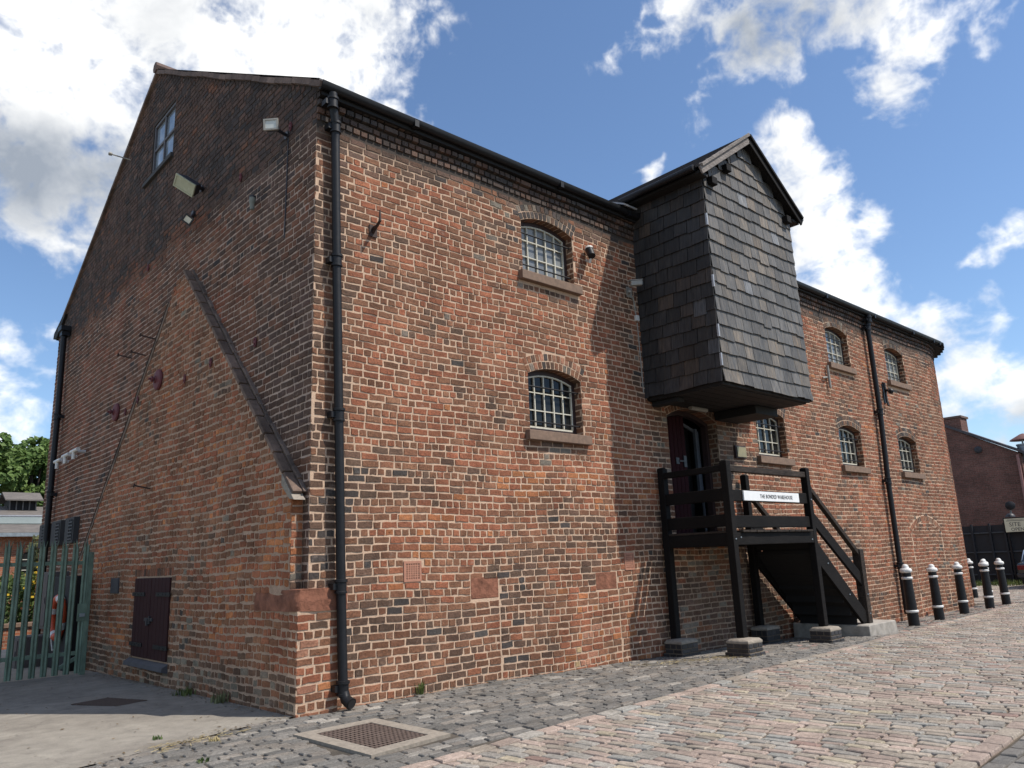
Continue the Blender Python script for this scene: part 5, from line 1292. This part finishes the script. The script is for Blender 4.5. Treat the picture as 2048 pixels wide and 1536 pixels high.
P = lambda u, v: quadlerp(lerp(f, 1 - f, u), lerp(f * .72, 1 - f * .72, v), 0)
for i in range(n + 1):          # cast grid with staggered holes
    for ax_ in (0, 1):
        c = i / n; w_ = .020
        if ax_ == 0: A_, B_ = P(c, 0), P(c, 1)
        else: A_, B_ = P(0, c), P(1, c)
        cv.beam((A_.x, A_.y, .006 + ax_ * .0007), (B_.x, B_.y, .006 + ax_ * .0007), w_, .012)
cv.build('grid', M['iron_cover'], dr_)
pt = MB(); pt.face([dz(P(0, 0), -.004), dz(P(1, 0), -.004), dz(P(1, 1), -.004), dz(P(0, 1), -.004)]); pt.build('pit', M['dark_void'], dr_)
# slot gully in the asphalt by the gable
t = thing('slot_gully', 'rusty slotted gully grate set in the shaded asphalt by the gable', 'gully', (-1.0, 2.62, -.02))
a, b, c, d_ = [Vector(p) for p in ((-1.27, 2.93, 0), (-.97, 2.30, 0), (-.62, 2.42, 0), (-.86, 3.05, 0))]
mb = MB(); gz = ground_z(-1, 2.6) + .008
for k in range(12):
    p, q = a.lerp(b, (k + .2) / 12), d_.lerp(c, (k + .2) / 12); mb.beam((p.x, p.y, gz), (q.x, q.y, gz), .032, .008)
mb.build('bars', M['iron_cover'], t); pb_ = MB(); pb_.face([(p.x, p.y, gz - .002) for p in (a, b, c, d_)]); pb_.build('pit', M['dark_void'], t)

# weeds, litter of straw
def blades(mb, cx_, cy_, z, n, r, h, spread=.5, w_=.006):
    for _ in range(n):
        a = RND.uniform(0, 2 * PI); q = r * math.sqrt(RND.random()); x, y = cx_ + q * math.cos(a), cy_ + q * math.sin(a); hh = h * RND.uniform(.5, 1.1); b = RND.uniform(0, 2 * PI); sp_ = spread * hh * RND.uniform(.2, 1)
        v = RND.random(); mb.col = (v, v, v); dx, dy = math.cos(b), math.sin(b); px_, py_ = -dy * w_, dx * w_
        p1 = (x + dx * sp_ * .4, y + dy * sp_ * .4, z + hh * .6); p2 = (x + dx * sp_, y + dy * sp_, z + hh)
        mb.faces([(x - px_, y - py_, z), (x + px_, y + py_, z), (p1[0] + px_, p1[1] + py_, p1[2]), (p1[0] - px_, p1[1] - py_, p1[2]), p2], [(0, 1, 2, 3), (3, 2, 4)])
for x, y, n, r, h, mt, lb in [(1.28, -.035, 26, .04, .15, 'grass', 'small green weed growing at the foot of the sunlit facade'), (-.21, 2.45, 70, .14, .09, 'grass', 'low weed tuft at the foot of the gable right of the shutters'), (-.20, 1.5, 60, .10, .11, 'pale_leaf', 'pale weed tuft at the foot of the gable nearer the corner'),
                              (-1.30, .05, 26, .045, .035, 'shrub_leaf', 'small flat weed in the sunlit asphalt'), (-1.02, -.42, 34, .05, .035, 'straw', 'yellowish grass tuft where asphalt meets the setts'), (-1.35, -1.05, 30, .045, .035, 'shrub_leaf', 'grass tuft among the setts at the bottom edge')]:
    mb = MB(); blades(mb, x, y, ground_z(x, y), n, r, h); tag(mb.build('weed', M[mt], fix=False), lb, 'weed')
mb = MB()
for _ in range(420):
    u = RND.random(); x, y = lerp(4.3, 5.5, u) + RND.gauss(0, .12), lerp(-.62, -1.25, u) + RND.gauss(0, .17)
    if RND.random() < .3: x, y = lerp(-1.5, -.75, u) + RND.gauss(0, .1), lerp(-.12, .0, u) - .25 + RND.gauss(0, .08)
    z = ground_z(x, y) + .012 + RND.uniform(0, .004); a = RND.uniform(0, PI); L_ = RND.uniform(.02, .06); v = RND.random(); mb.col = (v, v, v)
    dx, dy = math.cos(a) * L_, math.sin(a) * L_; mb.faces([(x - dx, y - dy, z), (x + dx, y + dy, z), (x + dx - dy * .1, y + dy + dx * .1, z + .002), (x - dx - dy * .1, y - dy + dx * .1, z + .002)], [(0, 1, 2, 3)])
kind(tag(mb.build('dry_straw', M['straw'], fix=False), 'scattered dry straw and dead moss on the setts near the brick pads', 'straw'), 'stuff')

mb = MB()
for _ in range(900):
    r = RND.random()
    if r < .40: y = RND.uniform(-.1, 6.1); x = -PX - .02 - abs(RND.gauss(0, .10))
    elif r < .60: x = RND.uniform(.2, 5.4); y = -.02 - abs(RND.gauss(0, .05))
    elif r < .75: x = RND.uniform(-3, -.2); y = as_edge(x) + RND.gauss(0, .06)
    else: x, y = RND.uniform(-4, .0) - .2, RND.uniform(-.4, 6)
    z = ground_z(x, y) + .008; a = RND.uniform(0, PI); L_ = RND.uniform(.005, .022); v = RND.random(); mb.col = (v, v, v); u_ = Vector((math.cos(a) * L_, math.sin(a) * L_, RND.uniform(-.003, .003))); w_ = Vector((-math.sin(a) * L_ * .5, math.cos(a) * L_ * .5, RND.uniform(-.002, .004))); p = Vector((x, y, z + .004)); mb.face([p - u_, p - w_, p + u_, p + w_])
kind(tag(mb.build('leaf_litter', leafmat('dead_leaf', (.07, .045, .025), (.24, .17, .09)), None, fix=False), 'scattered dead leaves and grit along the wall foot and asphalt', 'litter'), 'stuff')

# ------------------------------------------------------------------ palisade gate
GY = 6.22
gt = thing('palisade_gate', 'green steel palisade gate with split pointed pales beside the gable', 'gate', (-1.4, GY, -.07))
def pale(x, lean=0):
    mb = MB(); z0, z1 = .0 - .04 + ground_z(x, GY) + .07, 1.80 + RND.uniform(-.01, .01); wv = .043
    pr = [(-wv, .012), (-wv * .55, -.014), (0, -.004), (wv * .55, -.014), (wv, .012)]; n = 5; th = .004
    rows = []
    for z, sp_ in ((z0, 1), (z1 - .10, 1), (z1 - .03, .95)): rows.append([(x + a * sp_, GY - .03 + b, z) for a, b in pr])
    P = [p for r in rows for p in r]; fs = [(k * n + j, k * n + j + 1, (k + 1) * n + j + 1, (k + 1) * n + j) for k in range(2) for j in range(n - 1)]
    b0 = len(P)     # three splayed points
    for j, (dx_, dy_, hh) in enumerate(((-.030, -.03, .07), (0, .02, .10), (.030, -.03, .07))):
        a, b = (0, 1) if j == 0 else (1, 3) if j == 1 else (3, 4); P.append((x + (pr[a][0] + pr[b][0]) / 2 + dx_ * .5, GY - .03 + dy_, z1 + hh)); fs.append((10 + a, 10 + b, b0 + j) if j != 1 else (11, 12, 13, b0 + 1))
    mb.faces(P, fs); o = mb.build('pale', M['green_paint'], gt, fix=False); so_ = o.modifiers.new('Solidify', 'SOLIDIFY'); so_.thickness = .005
for k in range(34): pale(-.43 - k * .146)
MB().box(-5.45, -.36, GY - .018, GY + .022, 1.52, 1.575).build('rail', M['green_paint'], gt); MB().box(-5.45, -.36, GY - .018, GY + .022, .22, .275).build('rail', M['green_paint'], gt)
MB().box(-5.5, -5.43, GY - .05, GY + .05, -.1, 1.70).build('post', M['green_paint'], gt, bevel=.004); MB().box(-.40, -.33, GY - .05, GY + .05, -.1, 1.70).build('post', M['green_paint'], gt, bevel=.004); MB().box(-.50, -.37, GY - .06, GY - .045, .70, .95).build('lock_plate', M['green_paint'], gt, bevel=.004); MB().box(-.47, -.40, GY - .085, GY - .061, .76, .81).build('lock', M['galv'], gt, bevel=.004)
MB().beam((-.38, GY, .22), (-.68, GY, .05), .03, .05).build('stay', M['green_paint'], gt)
# lifebuoy and cabinets on the gable behind the gate
t = thing('lifebuoy', 'orange lifebuoy ring with white bands hung on the gable behind the gate', 'lifebuoy', (-.47, 7.45, .72))
R_, r_ = .30, .062
def torus_seg(mb, a0, a1, rr):
    n = max(3, int((a1 - a0) / .2)); mb.tube([(-.47, 7.45 + R_ * math.cos(lerp(a0, a1, k / n)), .72 + R_ * math.sin(lerp(a0, a1, k / n))) for k in range(n + 1)], rr, 12)
mb = MB(); torus_seg(mb, 0, 2 * PI, r_); mb.build('ring', M['orange_ring'], t, smooth=60)
for a in (.2, .2 + PI / 2, .2 + PI, .2 + 3 * PI / 2):
    mb = MB(); torus_seg(mb, a, a + .35, r_ + .004); mb.build('band', M['white_band'], t, smooth=60)
MB().tube([(-.47, 7.25, .5), (-.49, 7.35, .25), (-.47, 7.6, .21), (-.47, 7.75, .4)], .012, 6).build('rope', M['white_plastic'], t)
def cabinet(lb, x0, x1, y0, y1, z0, z1, mat, d_='door', g=None):
    t = thing('cabinet', lb, 'cabinet', ((x0 + x1) / 2, (y0 + y1) / 2, z0), g); MB().box(x0, x1, y0, y1, z0, z1).build('case', M[mat], t, bevel=.01); MB().box(x0 - .015, x0, y0 + .04, y1 - .04, z0 + .05, z1 - .05).build('panel', M[mat], t, bevel=.005); MB().box(x0 - .025, x0 - .016, y0 + .07, y0 + .10, (z0 + z1) / 2 - .05, (z0 + z1) / 2 + .05).build('handle', M['dark_metal'], t)
cabinet('tall dark timber cupboard standing against the gable behind the gate', -.40, -.14, 6.95, 8.2, -.12, 1.36, 'dark_board'); cabinet('grey meter cupboard hung behind the gate next to the dark cupboard', -.45, -.14, 8.35, 8.9, .50, 1.45, 'cabinet'); cabinet('low beige box on the ground behind the gate', -.80, -.3, 8.4, 9.0, -.14, .40, 'cabinet')
MB_ = thing('wall_notice', 'small white notice on the gable above the lifebuoy', 'notice', (-.15, 7.35, 1.5)); MB().box(-.17, -.145, 7.28, 7.42, 1.42, 1.62).build('board', M['white_plastic'], MB_)

# ------------------------------------------------------------------ beyond the gate
kind(sheet('towpath', lambda u, v: (lerp(-40, 1.0, u), lerp(6.35, 13.0, v)), 0, 0, 0, 0, 8, 4, .0, M['towpath']))
wt_ = MB(); wt_.face([(-60, 13.02, -.62), (60, 13.02, -.62), (60, 16.0, -.62), (-60, 16.0, -.62)])
wm_ = NT('canal_water'); nz_ = wm_.noise(wm_.pos(), 3, 4); wm_.set((.03, .032, .022), .08, spec=.5); wm_.bump(nz_, .15, .03); kind(wt_.build('canal_water', wm_.m, fix=False))
bw = thing('canal_wall', 'low orange brick wall with dark coping on the far side of the towpath', 'wall', (0, 16.2, -.7))
MB().box(-40, 40, 16.0, 16.35, -.8, .20).build('brickwork', M['orange_brick'], bw); MB().box(-40, 40, 15.95, 16.42, .203, .29).build('coping', M['blue_brick'] if False else M['stone_sill'], bw)
# railing and flowering plants above the wall
for name, lb, x0, x1, y0, y1, h, n, mt in [('bramble_thicket', 'sunlit tangle of tall green weeds and yellow flowers behind the low wall', -4, 3.2, 16.8, 18.6, 1.65, 9000, 'shrub_leaf')]:
    mb = MB()
    for _ in range(n):
        x, y = RND.uniform(x0, x1), RND.uniform(y0, y1); top = h * (.55 + .55 * fbm(x * 1.2, y * 1.5, 31)); z = .1 + top * RND.random() ** .8; s_ = RND.uniform(.03, .075)
        a = Vector((RND.gauss(0, 1), RND.gauss(0, 1), RND.gauss(0, 1))).normalized(); b = a.orthogonal().normalized() * s_; c = a.cross(b); v = clamp(.2 + .6 * z / h + RND.uniform(-.25, .25)); mb.col = (v, v, v); p = Vector((x, y, z)); mb.face([p - b - c * .6, p + b - c * .6, p + b + c * .6, p - b + c * .6])
    o = mb.build(name, M[mt], None, fix=False); tag(o, lb, 'undergrowth'); kind(o, 'stuff')
mb = MB()
for _ in range(260):
    x, y = RND.gauss(1.35, .25), RND.uniform(16.6, 17.6); z = 1.25 + RND.gauss(0, .22); s_ = .04; p = Vector((x, y, z)); mb.obox(p, (1, 0, 0), (0, 1, 0), (0, 0, 1), s_ * .8, s_ * .8, s_ * .6)
o = mb.build('yellow_blossom', M['yellow_flower']); tag(o, 'cluster of yellow blossom on the weeds seen through the gate', 'flowers'); kind(o, 'stuff')
def leaf_cloud(mb, lobes, n, size, seed, flat=.7):
    R = random.Random(seed); tw = sum(r[3] ** 2 for r in lobes)
    for lx, ly, lz, lr in lobes:
        for _ in range(int(n * lr * lr / tw)):
            d_ = Vector((R.gauss(0, 1), R.gauss(0, 1), R.gauss(0, 1))).normalized(); q = R.uniform(.55, 1.05) ** .6
            p = Vector((lx, ly, lz)) + Vector((d_.x * lr * q, d_.y * lr * q, d_.z * lr * flat * q))
            if fbm(p.x * .9 + seed, p.z * .9 + p.y * .5, seed) < .41: continue
            nn_ = (d_ + Vector((R.gauss(0, .7), R.gauss(0, .7), R.gauss(0, .7) + .4))).normalized(); b = nn_.orthogonal().normalized(); b = Matrix.Rotation(R.uniform(0, 6.28), 3, nn_) @ b; s_ = size * R.uniform(.6, 1.3); c = nn_.cross(b) * s_ * .62; b = b * s_
            v = clamp(R.gauss(.45, .25)); mb.col = (v, v, v); mb.faces([p - b, p - c * .9 + nn_ * s_ * .15, p + b, p + c * .9], [(0, 1, 2), (0, 2, 3)])
def tree(label, base, h, cw, seed, n=15000, size=.17, mat='leaf'):
    R = random.Random(seed); bx, by, bz = base; t = thing('broadleaf_tree', label, 'tree', base, 'trees behind the far building')
    tr = MB(); tr.tube([(bx, by, bz - .3), (bx + .1, by, bz + h * .3), (bx - .1, by + .1, bz + h * .6), (bx, by, bz + h * .85)], [cw * .07, cw * .055, cw * .035, cw * .012], 9)
    lobes = []
    for k in range(11):
        a = R.uniform(0, 2 * PI); q = R.uniform(.15, .62) * cw / 2 * 1.3; zz = bz + h * R.uniform(.42, .88); lr = cw * R.uniform(.16, .26) * (1.15 - .5 * (zz - bz) / h)
        lobes.append((bx + q * math.cos(a), by + q * math.sin(a), zz, lr)); tr.tube([(bx, by, bz + h * R.uniform(.3, .55)), (lobes[-1][0], lobes[-1][1], zz)], [cw * .025, cw * .006], 6)
    lobes.append((bx, by, bz + h * .88, cw * .2)); lobes.append((bx, by, bz + h * .62, cw * .28))
    tr.build('trunk', M['bark'], t, smooth=60); mb = MB(); leaf_cloud(mb, lobes, n, size, seed); mb.build('crown', M[mat], t, fix=False)
tree('tall leafy tree at the left edge behind the slate roofed building', (2.4, 46, .0), 11.4, 6.4, 3, 17000); tree('broad leafy tree right above the roof lantern', (7.0, 50, .0), 10.6, 7.0, 5, 17000); tree('leafy tree beside the far corner of the warehouse', (10.2, 46, .0), 8.6, 4.6, 8, 11000); tree('round leafy tree beyond the left edge of the far building', (-4, 48, 0), 9.5, 7, 12, 9000)
sb_ = thing('pale_bush', 'pale feathery bush in front of the far building by the warehouse corner', 'bush', (2.9, 23, 0)); mb = MB(); leaf_cloud(mb, [(2.75, 23, 1.5, .75), (2.6, 23.1, 2.3, .62), (2.85, 23, 2.9, .42), (2.3, 23, 1.1, .6)], 3200, .085, 17, 1.0); mb.build('foliage', M['pale_leaf'], sb_, fix=False); MB().tube([(2.8, 23, -.1), (2.7, 23, 2.6)], [.06, .02], 8).build('stem', M['bark'], sb_)

# far building with roof lantern
fbld = thing('canal_building', 'long low brick building with grey slate roof and wooden roof lantern beyond the canal', 'building', (0, 37, 0))
x0, x1 = -14, 16
MB().box(x0, x1, 33.2, 41, -.1, 3.30).build('wall', M['orange_brick'], fbld)
rfm = MB(); rfm.prism([(32.8, 3.26), (37.1, 4.72), (41.4, 3.26), (41.4, 3.36), (37.1, 4.84), (32.8, 3.38)], lambda y_, z_, x: (x, y_, z_), x0 - .2, x1 + .2); slm = mat_plain('old_slate_roof', (.13, .115, .102), .9, 0, .35, 3, .6, .02, stretch=(1, 1, 6)); rfo = rfm.build('roof', slm, fbld)
gz_ = MB(); sl_d = Vector((0, 4.3, 1.46)).normalized(); gz_.obox((1, 34.55, 4.0), (1, 0, 0), sl_d, Vector((0, -sl_d.z, sl_d.y)), 14, .55, .02); gz_.build('roof_glazing', mat_plain('green_grey_glazing', (.19, .22, .205), .4), rfo); MB().obox((1, 35.16, 4.23), (1, 0, 0), sl_d, Vector((0, -sl_d.z, sl_d.y)), 14, .05, .05).build('flashing', M['lead'], rfo)
MB().box(x0, x1, 32.72, 32.82, 3.2, 3.36).build('gutter', M['galv'], fbld)
lan = MB(); lan.box(3.52, 4.62, 36.4, 37.8, 4.4, 5.10); ln = lan.build('roof_lantern', M['dark_board'], fbld)
for k in range(5): MB().box(3.50 + k * .27, 3.55 + k * .27, 36.34, 36.40, 4.62, 5.08).build('mullion', mat_plain('grey_mullion', (.12, .11, .10), .8) if k == 0 else bpy.data.materials['grey_mullion'], ln)
lr_ = MB(); lr_.prism([(36.1, 5.04), (37.1, 5.44), (38.1, 5.04), (38.1, 5.10), (37.1, 5.52), (36.1, 5.10)], lambda y_, z_, x: (x, y_, z_), 3.28, 4.86); lr_.build('lantern_roof', slm, ln)
for xx in (1.55, 3.6, 6.2, -1.2):
    A = Arch(xx, xx + 1.15, .9, 2.35, .3); q = MB(); ol = [(A.xa, A.z0), (A.xb, A.z0)] + [(lerp(A.xb, A.xa, k / 8), A.top(lerp(A.xb, A.xa, k / 8))) for k in range(9)]
    q.prism(ol, lambda a, b, d_: (a, d_, b), 33.15, 33.19); wv = q.build('window', M['glass_dark'], fbld); b_ = MB()
    for k in range(4): b_.box(A.xa + k * .37, A.xa + k * .37 + .03, 33.12, 33.149, A.z0, A.top(A.xa + k * .37))
    for z in (1.3, 1.75, 2.2): b_.box(A.xa, A.xb, 33.125, 33.148, z, z + .03)
    b_.build('glazing_bars', M['cream_paint'], wv)

# ------------------------------------------------------------------ right hand distance
fc = thing('mesh_fence', 'tall black boarded fence with steel posts across the end of the road', 'fence', (30, 3, -.25))
MB().box(30.0, 30.03, -6, 14, -.25, 1.90).build('panel', M['mesh_fence'], fc)
for k, y in enumerate([3.50, 2.88, 2.38, 1.80, 1.2, .6, 0, -.7, 4.2, 4.9]): MB().box(29.90, 29.998, y - .035, y + .035, -.25, 1.96).build('post', M['mesh_fence'], fc)
for z in (1.60, .88, .05): MB().box(29.93, 29.997, -6, 14, z, z + .045).build('rail', M['fence_rail'], fc)
rb = thing('gabled_building', 'dull red brick gabled building with chimney behind the black fence', 'building', (38, 4, 0))
rbm = far_brick('dull_brick', (.20, .095, .075), (.14, .075, .06), (.17, .12, .10))
ga_ = MB(); ga_.prism([(2.92, -.3), (2.92, 5.05), (5.35, 6.42), (8.6, 8.1), (14.0, 5.05), (14.0, -.3)], lambda y_, z_, x: (x, y_, z_), 36, 36.5); ga_.box(36.5, 46, 3.0, 14, -.3, 4.6); ga_.build('wall', rbm, rb)
ro = MB(); ro.prism([(2.7, 4.98), (2.7, 5.10), (8.6, 8.36), (14.2, 5.2), (14.2, 5.08), (8.6, 8.22)], lambda y_, z_, x: (x, y_, z_), 35.9, 36.6); ro.build('verge', M['roof_slate'], rb)
ch = MB(); ch.box(35.99, 36.9, 5.08, 6.6, 5.9, 7.02); ch.build('chimney', rbm, rb, bevel=.02); MB().box(35.95, 36.95, 5.02, 6.66, 7.02, 7.12).build('chimney_cap', M['coping'] if False else M['roof_tile'], rb)
MB().tube([(35.9, 3.02, 5.0), (35.9, 3.04, -.2)], .06, 8).build('downpipe', mat_plain('pink_downpipe', (.30, .15, .13), .6), rb)
MB().lathe([(.16, 0), (.16, .05), (.08, .08)], (36, 4.55, 5.42), 14, (-1, 0, 0)).build('wall_vent', M['dark_metal'], rb)
co = thing('flue_cowl', 'galvanised flue with a rusty conical cowl on the far roof edge', 'flue', (36.6, 2.85, 4.9))
MB().lathe([(.30, -.3), (.30, .42), (.33, .44), (.33, .50)], (36.6, 2.85, 5.0), 20).build('flue', M['galv'], co, smooth=40); MB().lathe([(.55, .0), (.50, .06), (.12, .27), (.02, .30)], (36.6, 2.85, 5.68), 20).build('cowl', M['copper_brown'], co, smooth=50); MB().tube([(36.4, 2.85, 5.4), (36.4, 2.85, 5.72)], .03, 6).tube([(36.75, 2.95, 5.4), (36.75, 2.95, 5.72)], .03, 6).build('struts', M['galv'], co)
rb2 = thing('rear_building', 'dark brick building at the right edge beyond the downpipe', 'building', (40, -2, 0)); MB().box(40, 48, -10, 2.8, -.3, 4.4).build('wall', rbm, rb2); ro = MB(); ro.prism([(-10.2, 4.4), (2.8, 4.4), (2.8, 4.55), (-3.6, 7), (-10.2, 4.55)], lambda y_, z_, x: (x, y_, z_), 39.8, 48.2); ro.build('roof', M['roof_slate'], rb2)
sgn_ = thing('site_sign', 'cream site sign with bold black capitals in a black frame before the fence', 'sign', (29.8, 2.1, 1.9))
MB().box(29.80, 29.86, 1.50, 2.34, 1.58, 2.14).build('frame', M['black_iron'], sgn_); MB().box(29.785, 29.799, 1.54, 2.30, 1.61, 2.10).build('board', M['board_cream'], sgn_)
text_mesh('SITE', .21, M['letter'], sgn_, (29.783, 1.97, 1.875), (0, -1, 0), (0, 0, 1)); text_mesh('OPEN', .17, M['letter'], sgn_, (29.783, 1.90, 1.695), (0, -1, 0), (0, 0, 1))
MB().box(29.781, 29.784, 1.66, 2.20, 2.052, 2.062).build('rule_line', M['letter'], sgn_); MB().box(29.781, 29.784, 1.62, 2.24, 2.008, 2.024).build('rule_line', M['letter'], sgn_)
for y_ in (1.7, 2.25): MB().box(29.83, 29.89, y_ - .03, y_ + .03, -.25, 1.60).build('leg', M['black_iron'], sgn_)
lp = thing('yard_lamp', 'round black lamp head on a bent bracket above the site sign', 'lamp', (30.4, 2.1, 2.2)); MB().lathe([(.13, 0), (.17, .03), (.16, .09), (.05, .14)], (30.25, 2.13, 2.58), 18, (-.85, -.1, .2)).build('head', M['black_iron'], lp, smooth=50); MB().tube([(30.28, 2.13, 2.56), (30.36, 2.18, 2.40), (30.40, 2.2, 2.2), (30.40, 2.2, -.2)], .03, 8).build('bracket', M['galv'], lp, smooth=40); MB().lathe([(.17, 0), (.16, .05), (.10, .12), (.02, .14)], (30.28, 2.2, 2.17), 16).build('shade', M['dark_metal'], lp, smooth=50)
# parked car seen from behind
car = thing('parked_car', 'dark saloon car parked by the fence at the right edge, red tail lamp showing', 'car', (27.5, .2, ground_z(27.5, 0)))
cz = ground_z(27.5, 0); yl, yr_ = 1.12, -.62
side = [(25.95, .34), (25.93, .62), (25.98, .80), (26.45, .86), (26.85, 1.18), (27.3, 1.30), (28.2, 1.30), (28.8, .95), (29.5, .84), (29.75, .62), (29.78, .34)]
cb = MB(); cb.prism([(x, cz + z) for x, z in side], lambda x, z, y_: (x, y_, z), yr_, yl); cb.build('body', M['car_paint'], car, bevel=.06)
gl_ = MB(); gl_.prism([(26.50, cz + .90), (26.86, cz + 1.17), (26.88, cz + 1.17), (26.52, cz + .90)], lambda x, z, y_: (x - .02, y_, z + .02), yr_ + .16, yl - .16); gl_.build('rear_window', M['glass_dark'], car)
gs = MB(); gs.prism([(26.62, cz + .90), (26.98, cz + 1.18), (28.15, cz + 1.20), (28.55, cz + .92)], lambda x, z, y_: (x, y_, z), yl - .01, yl + .008); gs.build('side_window', M['glass_dark'], car)
tm = MB(); tm.tube([(26.50, yl - .05, cz + .885), (26.86, yl - .05, cz + 1.195), (27.3, yl - .06, cz + 1.31)], .014, 6); tm.build('window_trim', M['chrome'], car)
for y0, y1 in ((yl - .40, yl - .04), (yr_ + .04, yr_ + .40)): MB().box(25.90, 25.96, y0, y1, cz + .60, cz + .74).build('tail_lamp', M['tail_red'], car, bevel=.01)
MB().box(25.90, 25.95, -.05, .55, cz + .56, cz + .68).build('number_plate', M['board_cream'], car); MB().box(25.87, 25.97, yr_, yl, cz + .36, cz + .48).build('bumper', M['dark_metal'], car, bevel=.02)
for x in (26.6, 29.0):
    for y_, s_ in ((yl - .02, 1), (yr_ + .02, -1)):
        wq = MB(); wq.lathe([(.20, -.1), (.31, -.1), (.33, -.06), (.33, .06), (.31, .1), (.20, .1)], (x, y_ - s_ * .08, cz + .33), 22, (0, s_, 0)); wo = wq.build('wheel', M['tyre'], car, smooth=40); MB().lathe([(.19, .0), (.18, .03), (.05, .05)], (x, y_ - s_ * .02, cz + .33), 16, (0, s_, 0)).build('rim', M['galv'], wo, smooth=40)
mb = MB()
for _ in range(700):
    x, y = RND.uniform(28.2, 29.8), RND.uniform(1.3, 5.5); v = RND.random(); mb.col = (v, v, v); blades(mb, x, y, ground_z(x, y), 1, .05, .22, .6, .012)
kind(tag(mb.build('verge_grass', M['grass'], fix=False), 'rough grass strip along the foot of the black fence', 'grass'), 'stuff')
